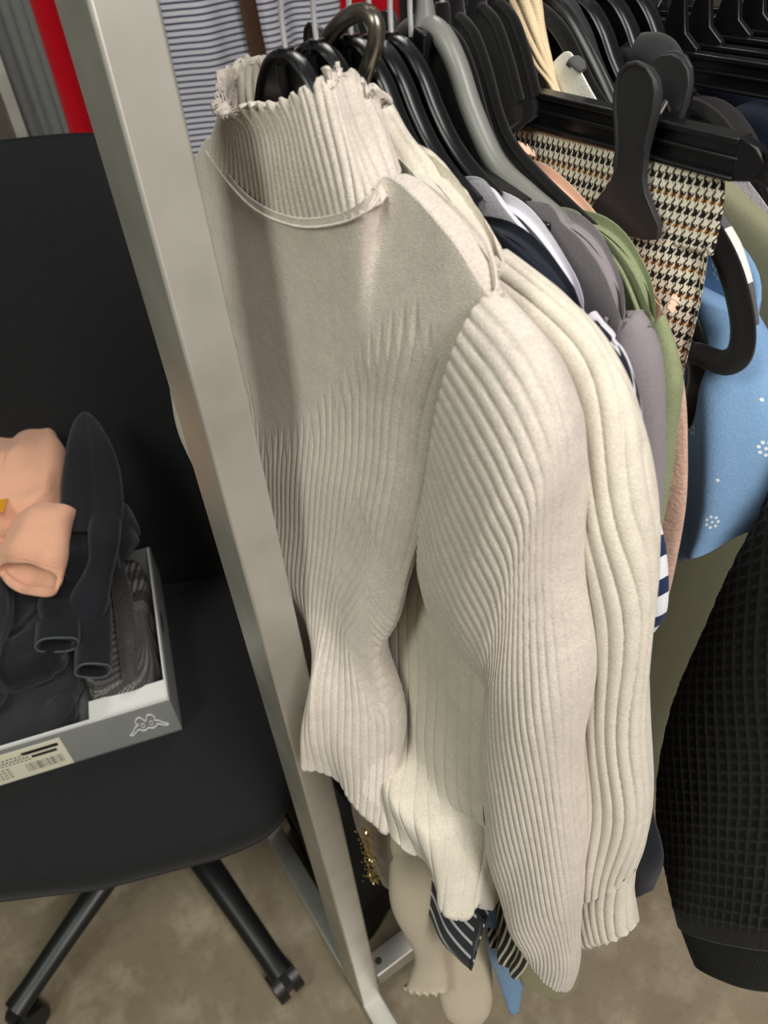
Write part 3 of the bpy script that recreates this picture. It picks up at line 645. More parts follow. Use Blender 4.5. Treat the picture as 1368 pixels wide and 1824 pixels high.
# ------------------------------------------------------------------ the other garments on the rail
def lean(z): return -.062 * np.clip((1.22 - z) / .42, 0, 1.9) ** 1.2
def top(name, label, cat, x0, mat, sh, slv, hem, hw=.20, th=.018, sw_=.07, group=None, pitch=None, sleeve_th=.011, collar=None, far=True, root_z=None, fold=.003, ln=1.0, seed=1, nf=70, nr=110):
    """sh: near shoulder line from neck to tip (world points); slv: outer edge of the near sleeve from the tip down"""
    t = thing(name, (x0, YC, RZ - .03), label, cat, group)
    sh = [np.array(p, float) for p in sh]; n = len(sh)
    def half(z):
        return hw
    # first row follows the shoulder line near -> neck -> far shoulder
    nk = sh[0]; mir = [np.array([p[0], 2 * YC - p[1], p[2]]) for p in sh]
    sp = spline(sh[::-1], 5)
    mid = [np.array([x0 - th * .5, YC + (nk[1] - YC) * .5, nk[2] - .012]), np.array([x0 - th * .5, YC, nk[2] - .018]), np.array([x0 - th * .5, YC - (nk[1] - YC) * .5, nk[2] - .012])]
    sm = spline(mir, 5)
    r0 = [p + [-th * .5, 0, 0] for p in sp] + mid + [p + [-th * .5, 0, 0] for p in sm]
    tip = sh[-1]; r0 = [p + [0, 0, -.004] for p in r0]; rows = ridge(r0, th, .002) + [mkrow(r0, th)]
    z0 = tip[2] - .06; zs = np.linspace(z0, hem, 6)
    for z in zs:
        y_n = np.interp(z, [hem, z0 - .12, z0], [YC - hw * .97, YC - hw, tip[1] + .012]); y_f = 2 * YC - y_n
        rows.append(mkrow([np.array([x0 - th * .5 + ln * lean(z) + (th * .4 if k in (0, 12) else 0) + .004 * math.sin(k * 2.1 + seed), y_n + (y_f - y_n) * k / 12, z]) for k in range(13)], th * 1.25))
    G = rows_grid(rows, 12, nf * 2, nf, nr)
    def d(G):
        q = wob(G * [1, 1, .4], seed, 9, fold)
        q *= np.clip((tip[2] + .01 - G[:, :, 2]) / .1, .1, 1)
        if pitch: q = q + (ribs(np.arange(G.shape[1])[None, :] / G.shape[1] * 2 * (hw * 2) / pitch) - 1) * .0015
        return q
    skin('body', G, mat, t, .002, cap=False, disp=d)
    if slv is not None:
        slv = [np.array(p, float) for p in slv]; L = len(slv)
        inn = []
        for k, p in enumerate(slv):
            s = k / (L - 1); inn.append(p + np.array([-.004, sw_ * (.75 + .25 * s) if k else sw_ * .6, -.10 * (1 - s) ** 2 - .004]))
        Gs = edge_tube(slv, inn, [sleeve_th * .7, sleeve_th, sleeve_th, sleeve_th, sleeve_th * .9], nr, nf)
        skin('sleeve', Gs, mat, t, .002, cap=True, disp=lambda G: wob(G * [1, 1, .4], seed + 5, 10, fold))
        if far:
            Gm = Gs.copy(); Gm[:, :, 1] = 2 * YC - Gm[:, :, 1]
            skin('sleeve', Gm[:, ::-1], mat, t, .002, cap=True, disp=lambda G: wob(G * [1, 1, .4], seed + 9, 10, fold))
    return t, tip
def pxs(x, *uv): return [px(u, v, x) for u, v in uv]

navy_st = striped('navy_white_stripe_jersey', (28, 32, 44), (196, 196, 200), .0235, .24)
top('striped_tee', 'navy jersey top with thin white stripes whose hem shows under the cream sweater', 'top', .279, navy_st,
    pxs(.279, (850, 385), (895, 410), (945, 448), (1000, 500), (1060, 568)), pxs(.281, (1062, 570), (1095, 615), (1122, 680), (1137, 760), (1140, 830)), .62, hw=.232, th=.016, seed=3, fold=.0025)
top('white_tee', 'white top with a pale lilac tint whose shoulder shows beside the grey shirt', 'top', .299, fabric('white_cotton', (212, 209, 218), kind='w', heather=.04),
    pxs(.299, (866, 322), (912, 372), (960, 428), (1010, 484), (1055, 540)), pxs(.301, (1057, 555), (1095, 615), (1120, 680), (1135, 760)), .80, hw=.19, th=.014, seed=4)
gsh = fabric('grey_lilac_cotton', (136, 129, 133), kind='w', heather=.07, bump=.3)
gt, gtip = top('grey_shirt', 'mauve grey cotton shirt hanging on the grey tube hanger', 'shirt', .322, gsh,
    pxs(.322, (984, 366), (1015, 398), (1052, 430), (1092, 488), (1128, 562)), pxs(.324, (1126, 560), (1150, 600), (1168, 660), (1176, 760), (1178, 860), (1172, 980)), .70, hw=.20, th=.016, seed=5)
B().tube(spline([gtip + [-.010, .010, -.002], gtip + [-.011, .018, -.03], gtip + [-.010, .024, -.07]], 20), .0012, 8).build('sleeve_seam', gsh, gt)
sg = fabric('sage_jersey', (134, 141, 108), heather=.16, bump=.25)
st_, stip = top('sage_tee', 'sage green jersey tee between the grey shirt and the blush blouse', 'top', .343, sg,
    pxs(.343, (1022, 374), (1060, 400), (1102, 434), (1145, 490), (1182, 560)), pxs(.345, (1182, 560), (1200, 625), (1206, 690), (1192, 770), (1182, 840), (1160, 960)), .72, hw=.20, th=.015, seed=6)
B().tube(spline(pxs(.330, (1070, 432), (1110, 490), (1150, 590), (1168, 650), (1172, 700)), 30), .0012, 8).build('shoulder_seam', sg, st_)
blush = fabric('blush_satin', (226, 190, 168), rough=.55, kind='w', heather=.04, bump=.15)
bt, btip = top('blush_blouse', 'blush pink satin blouse with frayed edges, narrow strip beside the sage tee', 'blouse', .363, blush,
    pxs(.363, (930, 268), (975, 318), (1030, 372), (1090, 430), (1195, 540)), None, .85, hw=.185, th=.013, seed=7, fold=.0015)
def fray(parent, mat, c, ax1, ax2, w, n, ln_, seed):
    rs = np.random.RandomState(seed); b = B()
    for i in range(n):
        p = c + ax1 * (rs.rand() - .5) * w; d = ax2 * ln_ * (.6 + .6 * rs.rand()) + ax1 * (rs.rand() - .5) * ln_ * .8
        b.tube([p, p + d * .5 + [0, 0, .0005], p + d], [.0009, .0007, .0003], 5)
    b.build('frayed_edge', mat, parent)
fray(bt, blush, px(934, 272, .360), np.array([.6, -.3, -.3]), np.array([-.1, .5, .9]), .022, 26, .006, 1)
fray(bt, blush, px(1194, 537, .360), np.array([.6, .3, .3]), np.array([.1, -.8, -.2]), .016, 22, .006, 2)
top('suede_jacket', 'pink brushed suede jacket sleeve hanging below the sage tee', 'jacket', .378, fabric('pink_suede', (206, 170, 152), heather=.2, fine=350, bump=.8, kind='w'),
    pxs(.378, (985, 330), (1040, 390), (1100, 450), (1150, 510), (1190, 580)), pxs(.376, (1190, 590), (1208, 640), (1220, 700), (1224, 780), (1220, 900), (1198, 1020), (1182, 1085)), .75, hw=.19, th=.013, seed=8, sleeve_th=.008)
top('print_blouse', 'navy and white print blouse, thin sliver beside the cream sleeve', 'blouse', .31, striped('navy_white_print', (34, 48, 84), (224, 226, 232), .034, .55, 'v', .05),
    pxs(.31, (880, 430), (930, 485), (990, 560), (1030, 620), (1080, 690)), pxs(.311, (1082, 692), (1110, 760), (1140, 850), (1172, 960), (1178, 1080), (1160, 1120)), .70, hw=.19, th=.010, seed=9, sleeve_th=.007)

# houndstooth trousers
HT = houndstooth()
tr = thing('houndstooth_trousers', (.385, YC, 1.352), 'houndstooth tweed trousers in black, cream and brown clipped on a trouser hanger', 'trousers')
near = [(1.3535, .262), (1.33, .262), (1.308, .262)]
def trow(yn, yf, z, th, x=.385, bow=.004):
    return mkrow([np.array([x - th * .5 + bow * math.sin(k * 1.3 + z * 30) + (th * .4 if k in (0, 10) else 0), yn + (yf - yn) * k / 10, z - .006 * (1 - abs(k / 5 - 1))]) for k in range(11)], th)
Gw = rows_grid([trow(.264, .632, 1.3535, .007, bow=.001), trow(.261, .635, 1.335, .008, bow=.001), trow(.262, .634, 1.309, .010, bow=.002)], 10, 160, 60, 24)
skin('waistband', Gw, HT, tr, .002, cap=True)
Gl = rows_grid([trow(.264, .632, 1.312, .009, bow=.002), trow(.262, .634, 1.28, .015), trow(.259, .637, 1.235, .018, bow=.006), trow(.256, .64, 1.17, .020, x=.381, bow=.007)], 10, 160, 60, 50)
skin('seat', Gl, HT, tr, 0, cap=False, disp=lambda G: wob(G * [1, 1, .5], 61, 9, .002))
for a0, a1 in ((.256, .452), (.448, .64)):
    Gg = rows_grid([trow(a0, a1, 1.185, .018, x=.381), trow(a0 + .006, a1 - .004, 1.0, .018, x=.352), trow(a0 + .014, a1 - .01, .80, .018, x=.325), trow(a0 + .02, a1 - .014, .55, .018, x=.30)], 10, 90, 40, 80)
    skin('leg', Gg, HT, tr, .002, cap=True, disp=lambda G: wob(G * [1, 1, .4], 63, 9, .002))

# black looped velvet hanger end and plastic hanger behind the trousers
hl = thing('looped_hanger', (.413, YC, RZ + .012), 'black velvet hanger with a wide looped arm showing below the houndstooth trousers', 'hanger')
hook(hl, .413, 1.413, CHR)
loopP = [np.array([.413, YC, 1.415]), np.array([.413, YC - .03, 1.400]), np.array([.413, YC - .07, 1.362])] + pxs(.413, (1215, 345), (1262, 405), (1300, 480), (1322, 570), (1318, 628), (1290, 646), (1250, 632), (1215, 612)) + [np.array([.413, YC - .09, 1.262]), np.array([.413, YC, 1.262])]
lp = spline(loopP, 120); lp2 = lp[::-1].copy(); lp2[:, 1] = 2 * YC - lp2[:, 1]
B().tube(lp, .0042, 14, flat=[.005, .006, .0075, .0085, .009, .0085, .007, .006], ref=(1, 0, 0)).build('arm', VEL, hl)
B().tube(lp2, .0042, 14, flat=[.006, .007, .0085, .009, .0085, .0075, .006, .005], ref=(1, 0, 0)).build('arm', VEL, hl)
def end_hanger(label, x, zc, pts, mat, group):
    h = thing('clothes_hanger', (x, YC, RZ + .012), label, 'hanger', group)
    hook(h, x, zc, CHR)
    P = [np.array([x, YC, zc - .002]), np.array([x, YC - .03, zc - .02])] + pts
    p = spline(P, 90); p2 = p.copy(); p2[:, 1] = 2 * YC - p2[:, 1]; full = np.vstack([p2[:0:-1], p])
    B().tube(full, .005, 12, flat=.011, ref=(1, 0, 0)).build('hanger_body', mat, h); return h
end_hanger('black plastic hanger whose rounded end peeks below the looped velvet arm', .4205, 1.417, [np.array([.4205, YC - .08, 1.345])] + pxs(.4205, (1190, 500), (1228, 590), (1246, 660), (1238, 712), (1215, 745)), BLK, 'black plastic hangers')

# blue dotted tee
BLU = dotted_blue()
bl = thing('blue_dotted_blouse', (.43, YC, 1.40), 'sky blue cotton blouse with white flower dots and loose short sleeve', 'blouse')
r0 = [px(1345, 560, .452), px(1300, 480, .452), px(1235, 400, .452), px(1150, 300, .452), px(1060, 215, .452), np.array([.452, .46, 1.385]), np.array([.452, .52, 1.365]), np.array([.452, .60, 1.31]), np.array([.452, .66, 1.25])]
bw = [r0] + [[np.array([.452 + .2 * lean(z) + .004 * math.sin(k * 1.9), .262 + k * .048, z]) for k in range(9)] for z in (1.20, 1.09, 1.04)]
Gb = rows_grid(ridge(r0, .018, .004) + [mkrow(q, .020) for q in bw], 8, 140, 60, 90)
skin('body', Gb, BLU, bl, .002, cap=False, disp=lambda G: wob(G * [1, 1, .4], 71, 8, .003))
bo = [px(1345, 560, .446), px(1378, 640, .444), px(1396, 740, .442), px(1392, 850, .440), px(1372, 905, .438), px(1350, 942, .436)]
bi = [px(1160, 480, .446), px(1168, 620, .444), px(1180, 760, .442), px(1188, 880, .440), px(1193, 950, .438), px(1196, 1000, .436)]
Gb2 = edge_tube(bo, bi, [.012, .020, .024, .026, .026, .026], 120, 110)
def bdisp(G):
    n = G.shape[1]; u = np.arange(n) / n * 2
    ridge_ = np.exp(-((u[None, :] - .36) / .12) ** 2) * np.linspace(.004, .020, 120)[:, None]
    return ridge_ + wob(G * [1, 1, .35], 73, 9, .0035)
skin('sleeve', Gb2, BLU, bl, .004, cap=True, disp=bdisp)
hemP = Gb2[-6]; hemL = [hemP[k] for k in range(0, 110, 4)]
# white tee with grey trim: near shoulder line behind the loop
wt = fabric('white_jersey', (232, 229, 222), heather=.03)
t_, _ = top('raglan_tee', 'white tee with dark grey trim showing behind the clip hanger bar', 'top', .415, wt,
    pxs(.415, (1022, 108), (1045, 140), (1085, 205), (1160, 300), (1225, 410)), None, .95, hw=.16, th=.014, seed=12)
B().tube(spline(pxs(.408, (1014, 114), (1024, 108), (1032, 116), (1038, 126)), 20), [.003, .005, .005, .003], 12, flat=[.002, .003, .003, .002]).build('neckband', fabric('dark_grey_jersey', (84, 83, 84)), t_)
dgt = fabric('dark_grey_trim', (92, 91, 94))
for nm, m_, pp in (('sleeve_trim', dgt, ((1262, 378), (1276, 392), (1290, 411))), ('white_band', wt, ((1290, 411), (1306, 440), (1320, 480), (1327, 506))), ('sleeve_trim', dgt, ((1327, 506), (1333, 540), (1338, 580)))):
    B().tube(spline(pxs(.419, *pp), 20), .006, 12, flat=.004).build(nm, m_, t_)

# olive long garment
ol = fabric('olive_twill', (138, 138, 112), kind='w', heather=.06, bump=.2)
od = thing('olive_dress', (.50, YC, 1.36), 'long olive green dress hanging behind the blue blouse and beside the black waffle knit', 'dress')
oz = [(px(1284, 325, .49)[1], 1.302), (.262, 1.262), (.212, 1.20), (.205, 1.12), (.232, 1.03), (.255, .86), (.272, .71), (.266, .60), (.30, .42)]
orows = []
for k, (yn, z) in enumerate(oz):
    orows.append(mkrow([np.array([.49 + (.008 if j in (0, 10) else 0) + .010 * math.sin(j * .9 + 1) * min(1, k / 3), yn + (2 * YC - 2 * yn) * j / 10, z + (.05 * (1 - abs(j / 5 - 1)) if k == 0 else 0)]) for j in range(11)], .028))
skin('body', rows_grid(orows, 10, 140, 60, 120), ol, od, .003, cap=True, disp=lambda G: wob(G * [1, 1, .3], 81, 6, .003))
tw = thing('terry_vest', (.515, YC, 1.36), 'lilac white terry vest edge above the olive dress', 'vest')
tp = pxs(.505, (1275, 300), (1296, 318), (1330, 362), (1368, 410), (1420, 480))
trw = [[p + [0, 0, .002] for p in tp[::-1]] + [np.array([.507, YC, 1.335]), np.array([.507, .58, 1.30]), np.array([.507, .66, 1.22])]]
trw += [[np.array([.512, .215 + k * .07, z]) for k in range(8)] for z in (1.12, .95)]
skin('body', rows_grid(ridge(trw[0], .016, .003) + [mkrow(r, .014) for r in trw], 7, 120, 50, 60), fabric('white_terry', (214, 208, 218), heather=.08, bump=.9, fine=300), tw, .002, cap=False)

# black waffle knit
WF = fabric('black_waffle_knit', (23, 22, 22), heather=.25, sheen=.12)
wf = thing('waffle_sweater', (.44, YC - .1, 1.2), 'black waffle knit sweater hanging at the end of the clothes row, cuff near the floor', 'sweater')
wo = [px(u, v, x) for u, v, x in ((1560, 520, .46), (1560, 760, .44), (1560, 1000, .42), (1545, 1250, .40), (1530, 1450, .385), (1500, 1620, .37), (1440, 1760, .36))]
wi = [px(u, v, x) for u, v, x in ((1400, 640, .46), (1392, 850, .44), (1290, 1080, .42), (1205, 1260, .40), (1178, 1440, .385), (1205, 1590, .37), (1238, 1705, .36))]
Gq = edge_tube(wo, wi, [.012, .018, .022, .026, .028, .026, .022], 330, 330, 60)
def wdisp(G):
    n = G.shape[0]; C_ = G.shape[1]; ar = np.concatenate([np.zeros((n, 1)), np.cumsum(np.linalg.norm(np.diff(G, axis=1), axis=2), 1)], 1)
    L = np.concatenate([[0], np.cumsum(np.linalg.norm(np.diff(G.mean(1), axis=0), axis=1))])[:, None]
    p = .0115; a = np.abs(np.sin(math.pi * (ar / p + 1.6 * wob(G, 4, 5, .1)))); b = np.abs(np.sin(math.pi * (L / p + 2.2 * wob(G, 6, 4, .12))))
    h = (1 - np.minimum(a, b)) ** 2
    m = np.clip((L[-1] - .07 - L) / .01, 0, 1)
    return (h - .5) * .0024 * m + wob(G * [1, 1, .5], 91, 5, .004)
skin('sleeve', Gq[:-34], WF, wf, .003, cap=True, disp=lambda G: wdisp(np.concatenate([G, Gq[-34:]]))[:-34])
Gcu = Gq[-38:].copy(); cc = Gcu.mean(1, keepdims=True); Gcu = cc + (Gcu - cc) * np.linspace(1.0, .93, 38)[:, None, None]
Gcu[-8:, :, 2] += (wob(Gcu[-8:], 7, 9, .004)) * np.linspace(0, 1, 8)[:, None]
skin('cuff', Gcu, WF, wf, .004, cap=False, disp=lambda G: (ribs(np.arange(390) / 4.0) - 1)[None, :] * .0012 * np.ones((38, 1)))
wb = [[np.array([x, yn + k * dy, z]) for k in range(9)] for x, yn, dy, z in ((.57, .26, .05, 1.24), (.57, .24, .054, 1.1), (.55, .25, .053, .9), (.53, .26, .05, .72))]
skin('body', rows_grid(ridge(wb[0], .03, .006) + [mkrow(r, .03) for r in wb], 8, 110, 40, 60), WF, wf, .003, cap=False, disp=lambda G: wob(G, 92, 6, .004))
# dark sleeve end below the cream cuff
dk = thing('navy_cardigan', (.31, YC, 1.40), 'dark navy cardigan, sleeve end peeking out under the cream gathered cuff', 'cardigan')
NV = fabric('dark_navy_knit', (26, 28, 36), heather=.2)
do = [px(u, v, x) for u, v, x in ((1120, 700, .318), (1135, 950, .318), (1148, 1200, .314), (1152, 1400, .308), (1174, 1530, .302), (1158, 1592, .298))]
di = [px(u, v, x) for u, v, x in ((1060, 760, .318), (1075, 1000, .318), (1090, 1230, .314), (1100, 1420, .308), (1115, 1540, .302), (1120, 1598, .298))]
skin('sleeve', edge_tube(do, di, [.008, .009, .009, .010, .012, .010], 80, 60), NV, dk, .003, cap=True, disp=lambda G: wob(G, 93, 9, .0015))
db = [[np.array([x, yn + k * dy, z]) for k in range(9)] for x, yn, dy, z in ((.318, .35, .026, 1.27), (.316, .30, .038, 1.2), (.29, .28, .043, 1.0), (.27, .28, .043, .85))]
skin('body', rows_grid(ridge(db[0], .010, .003) + [mkrow(r, .010) for r in db], 8, 90, 40, 60), NV, dk, .002, cap=False)

# cream cable strap knit, charcoal roll-neck, navy jacket
CK = fabric('cream_cable_knit', (222, 200, 164), heather=.06)
ck = thing('cable_knit_vest', (.44, YC, 1.42), 'cream cable knit vest, narrow strap rising between the velvet hangers', 'vest')
Gk2 = edge_tube(pxs(.405, (948, -70), (958, -10), (968, 60), (980, 115), (993, 162), (1010, 220)), pxs(.402, (860, -60), (893, 0), (925, 55), (955, 112), (980, 158), (1000, 222)), [.006] * 6, 110, 110)
skin('strap', Gk2, CK, ck, 0, cap=True, disp=lambda G: (np.abs(np.sin((np.arange(220)[None, :] / 9. + np.arange(110)[:, None] / 22.)))) * .0016)
kb = [[np.array([.425, .36 + k * .026, z - .01 * abs(k - 4)]) for k in range(9)] for z in (1.33, 1.2, 1.05)]
skin('body', rows_grid([mkrow(r, .012) for r in kb], 8, 110, 40, 50), CK, ck, .002, cap=True, disp=lambda G: (ribs(np.arange(150) / 6.) - 1)[None, :] * .0014 * np.ones((50, 1)))
CH = fabric('charcoal_wool', (44, 42, 43), heather=.12, kind='w')
chm = thing('charcoal_jacket', (.51, YC, 1.36), 'charcoal jacket with soft rolled collar behind the peg clip', 'jacket')
c0 = pxs(.51, (1400, 420), (1352, 330), (1310, 268), (1270, 222), (1232, 200), (1190, 192), (1150, 180)) + [np.array([.51, .52, 1.315]), np.array([.51, .60, 1.28])]
cr = [c0] + [[np.array([.51, .31 + k * .04, z]) for k in range(9)] for z in (1.22, 1.05, .85)]
skin('body', rows_grid(ridge(c0, .012, .002) + [mkrow(r, .022) for r in cr], 8, 130, 50, 70), CH, chm, .003, cap=False, disp=lambda G: wob(G * [1, 1, .5], 95, 7, .004))
B().tube(spline(pxs(.478, (1088, 150), (1108, 115), (1140, 92), (1172, 95), (1195, 125), (1212, 165)), 40), [.007, .012, .014, .014, .012, .007], 20, flat=[.006, .010, .011, .011, .010, .006], ref=(1, 0, 0)).build('rolled_collar', fabric('black_jersey', (42, 42, 44), heather=.06), chm)
NJ = fabric('navy_jersey', (38, 48, 68), heather=.10, kind='w')
nj = thing('navy_jacket', (.70, YC, 1.36), 'navy blue puffy jacket hanging beyond the charcoal jacket', 'jacket')
for nm, pts, r in (('shoulder', ((1225, 200), (1262, 172), (1310, 172), (1350, 205), (1385, 255), (1400, 330)), .030), ('sleeve', ((1275, 300), (1310, 262), (1350, 255), (1390, 285), (1420, 360), (1430, 470)), .030)):
    P = spline(pxs(.70 if nm == 'shoulder' else .665, *pts), 50)
    V, F = tube_geo(P, [r * .5, r * .85, r, r, r, r * .9], 40, True, [r * .5, r * .8, r * .95, r * .95, r * .9, r * .8], (1, 0, 0)); V = V + np.stack([wob(V, 96, 12, .003)] * 3, 1)
    mesh(nm, V, F, NJ, nj)
n0 = [[np.array([.71, .40 + k * .032, z]) for k in range(9)] for z in (1.29, 1.1, .9)]
skin('body', rows_grid([mkrow(r, .05) for r in n0], 8, 90, 40, 40), NJ, nj, .003, cap=True, disp=lambda G: wob(G, 97, 6, .004))
tb = thing('teal_tee', (.735, YC, 1.36), 'pale teal top showing as a small patch above the navy jacket', 'top')
t0 = [[np.array([.735, .38 + k * .036, z - .006 * abs(k - 4)]) for k in range(9)] for z in (1.335, 1.2, 1.0)]
skin('body', rows_grid([mkrow(r, .014) for r in t0], 8, 90, 40, 40), fabric('teal_cotton', (126, 168, 182), kind='w'), tb, .002, cap=True)

# hangers further along the rail
velvet_hanger('broad black velvet hanger just behind the clip hanger bar, largest dark disc', .3655, 1.420, amax=.046)
velvet_hanger('black velvet hanger touching the cream cable knit strap', .3800, 1.420, amax=.046)
for lab, x, zc, m, am in (('glossy black hanger rising between the white tee and the cable knit', .4285, 1.420, BLK2, .11),
                      ('black velvet hanger behind the first glossy arched one beyond the cable knit', .435, 1.416, VEL, .09),
                      ('glossy black hanger second beyond the cable knit strap', .448, 1.418, BLK, .08),
                      ('glossy black hanger carrying the rolled collar', .471, 1.418, BLK, .06),
                      ('last arched glossy black hanger before the empty clip hangers', .494, 1.418, BLK, .08)):
    if m is VEL: velvet_hanger(lab, x, zc, amax=am)
    else: shoulder_hanger(lab, x, zc, m, rim=.0062, amax=am)
for i, (x, lab) in enumerate(((.560, 'empty black clip hanger nearest to the charcoal jacket'), (.588, 'empty black clip hanger second from the charcoal jacket'), (.622, 'empty black clip hanger third from the charcoal jacket'), (.652, 'empty black clip hanger fourth from the charcoal jacket'), (.684, 'empty black clip hanger fifth from the charcoal jacket'), (.716, 'empty black clip hanger farthest along the rail'))):
    clip_hanger(lab, x, 1.366, (-.13,), half=.19, group='empty clip hangers')

# ------------------------------------------------------------------ hems that peek out near the floor
def hang_panel(name, label, cat, mat, rows, th, group=None, seed=1, fold=.003, part='body', parent=None, scallop=0, nf=80, cap=True):
    """rows: (x, y_near, y_far, z)"""
    t = parent or thing(name, (rows[0][0], (rows[0][1] + rows[0][2]) / 2, rows[0][3]), label, cat, group)
    L = [mkrow([np.array([r[0] + (th * .4 if k in (0, 8) else 0) + .004 * math.sin(k * 1.7 + seed), r[1] + (r[2] - r[1]) * k / 8, r[3] + (r[4] if len(r) > 4 else 0) * k / 8]) for k in range(9)], th) for r in rows]
    G = rows_grid(L, 8, nf, nf // 2, 110)
    if scallop: G[-6:, :, 2] += (scallop * np.sin(np.arange(G.shape[1]) * 1.1))[None, :] * np.linspace(0, 1, 6)[:, None]
    skin(part, G, mat, t, .002, cap=cap, disp=lambda G: wob(G * [1, 1, .35], seed, 10, fold)); return t
pb = fabric('pale_beige_knit', (190, 178, 158), heather=.05, bump=.2)
pt = hang_panel('beige_trousers', 'long pale beige trousers hanging behind the sweaters with lettuce edged leg', 'trousers', pb, [(.262, .40, .54, 1.30), (.255, .33, .54, 1.1), (.235, .31, .53, .9)], .016, seed=13, part='seat')
lo = [np.array([.232, .39, .93])] + [pz(u, v, z) for u, v, z in ((690, 1470, .76), (692, 1520, .70), (702, 1610, .60), (735, 1690, .50), (728, 1735, .455), (720, 1760, .435))]
li_ = [np.array([.225, .30, .93])] + [pz(u, v, z) for u, v, z in ((780, 1460, .76), (782, 1520, .70), (788, 1610, .60), (796, 1690, .52), (800, 1735, .475), (796, 1762, .455))]
Gt = edge_tube(lo, li_, [.012, .016, .018, .017, .014, .010], 110, 70)
Gt[-6:, :, 2] += (.004 * np.sin(np.arange(140) * .55))[None, :] * np.linspace(0, 1, 6)[:, None]
skin('leg', Gt, pb, pt, .003, cap=True, disp=lambda G: wob(G * [1, 1, .35], 14, 9, .003))
lo = [np.array([.245, .36, .93])] + [pz(u, v, z) for u, v, z in ((765, 1540, .66), (768, 1650, .52), (770, 1720, .45), (790, 1795, .385), (808, 1812, .37))]
li_ = [np.array([.240, .28, .93])] + [pz(u, v, z) for u, v, z in ((868, 1540, .66), (872, 1650, .52), (876, 1720, .45), (872, 1790, .39), (850, 1822, .365))]
skin('leg', edge_tube(lo, li_, [.014, .016, .018, .018, .016, .012], 100, 60), pb, pt, .003, cap=True, disp=lambda G: wob(G * [1, 1, .35], 15, 9, .003))
bs = plain('brown_satin', (104, 86, 72), .38, noise=.15, nscale=20, sheen=.2)
bd = hang_panel('satin_dress', 'dark brown satin dress with a gold sequin stripe hanging low behind the rack post', 'dress', bs, [(.285, .40, .56, 1.28), (.258, .36, .52, 1.0), (.185, .335, .435, .80), (.166, .325, .428, .68), (.168, .325, .428, .61), (.176, .335, .425, .53)], .022, seed=16, fold=.006)
rs = np.random.RandomState(5); b = B()
for i in range(320):
    t = rs.rand(); c = px(648 + 20 * t + rs.normal() * 6, 1475 + 100 * t, .151); nrm = rs.normal(size=3) + np.array([-3, -1, 1]); nrm /= np.linalg.norm(nrm)
    a1 = np.cross(nrm, [0, 0, 1.]); a1 /= np.linalg.norm(a1); a2 = np.cross(nrm, a1)
    b.add([c + (a1 * math.cos(k * math.pi / 4) + a2 * math.sin(k * math.pi / 4)) * .0013 + nrm * .0003 * (k % 2) for k in range(8)], [tuple(range(8))])
o = b.build('sequin_stripe', plain('gold_sequin', (206, 184, 130), .25, 1.), bd); o['label'] = 'gold sequin stripe'; o['kind'] = 'stuff'
hang_panel('pleated_skirt', 'black and cream pleated skirt corner beside the striped hem', 'skirt', striped('black_cream_pleat', (38, 36, 34), (198, 190, 170), .007, .35, 'u'), [(.29, .40, .52, 1.25), (.275, .25, .48, .95), (.255, .205, .42, .78), (.235, .200, .29, .64), (.222, .205, .25, .585)], .012, seed=17, fold=.004)
dm = fabric('mid_denim', (112, 142, 176), kind='w', heather=.15)
djn = hang_panel('denim_jeans', 'blue denim jeans leg tip pointing down below the row of hems', 'jeans', dm, [(.32, .40, .52, 1.25), (.30, .28, .45, .9), (.28, .26, .36, .74)], .014, seed=18, part='waist')
eo = [np.array([.285, .26, .78])] + [pz(u, v, z) for u, v, z in ((938, 1600, .64), (938, 1690, .54), (934, 1740, .48), (922, 1796, .43))]
ei = [np.array([.275, .33, .78])] + [pz(u, v, z) for u, v, z in ((862, 1600, .64), (868, 1690, .54), (884, 1740, .48), (908, 1800, .43))]
skin('leg', edge_tube(eo, ei, [.010, .012, .012, .010, .005], 80, 50), dm, djn, .002, cap=True, disp=lambda G: wob(G * [1, 1, .4], 18, 9, .0015))
olc = fabric('olive_cotton', (134, 128, 92), kind='w', heather=.1)
osk = hang_panel('olive_skirt', 'olive green skirt hem rounded below the turtleneck sleeve', 'skirt', olc, [(.335, .40, .52, 1.25), (.325, .28, .48, .95), (.305, .26, .42, .76)], .02, seed=19, part='waist')
eo = [np.array([.315, .25, .80])] + [pz(u, v, z) for u, v, z in ((1005, 1560, .70), (1024, 1650, .60), (1038, 1710, .53), (1034, 1752, .48), (1005, 1776, .455))]
ei = [np.array([.30, .34, .80])] + [pz(u, v, z) for u, v, z in ((905, 1560, .70), (912, 1650, .60), (916, 1705, .53), (928, 1748, .48), (965, 1774, .455))]
skin('body', edge_tube(eo, ei, [.012, .016, .018, .018, .014, .008], 90, 60), olc, osk, .003, cap=True, disp=lambda G: wob(G * [1, 1, .4], 19, 9, .003))
# black cloth bag standing on the floor behind the lower bar
bgm = plain('black_canvas', (20, 19, 18), .85, noise=.2, bump=.2)
bgb = [mkrow([np.array([x, .545 + k * w / 8, z]) for k in range(9)], th) for x, w, z, th in ((.20, .20, .42, .10), (.19, .24, .36, .16), (.17, .27, .22, .20), (.17, .28, .08, .21), (.18, .27, .004, .19))]
bg = thing('cloth_bag', (.27, .68, 0), 'black cloth bag standing on the floor behind the low rack bar', 'bag')
skin('body', rows_grid(bgb, 8, 80, 60, 60), bgm, bg, .002, cap=True, disp=lambda G: wob(G, 20, 6, .006))
B().tube(spline([(.25, .60, .40), (.25, .62, .50), (.25, .69, .53), (.25, .75, .50), (.25, .76, .40)], 30), .006, 10).build('handle', bgm, bg)

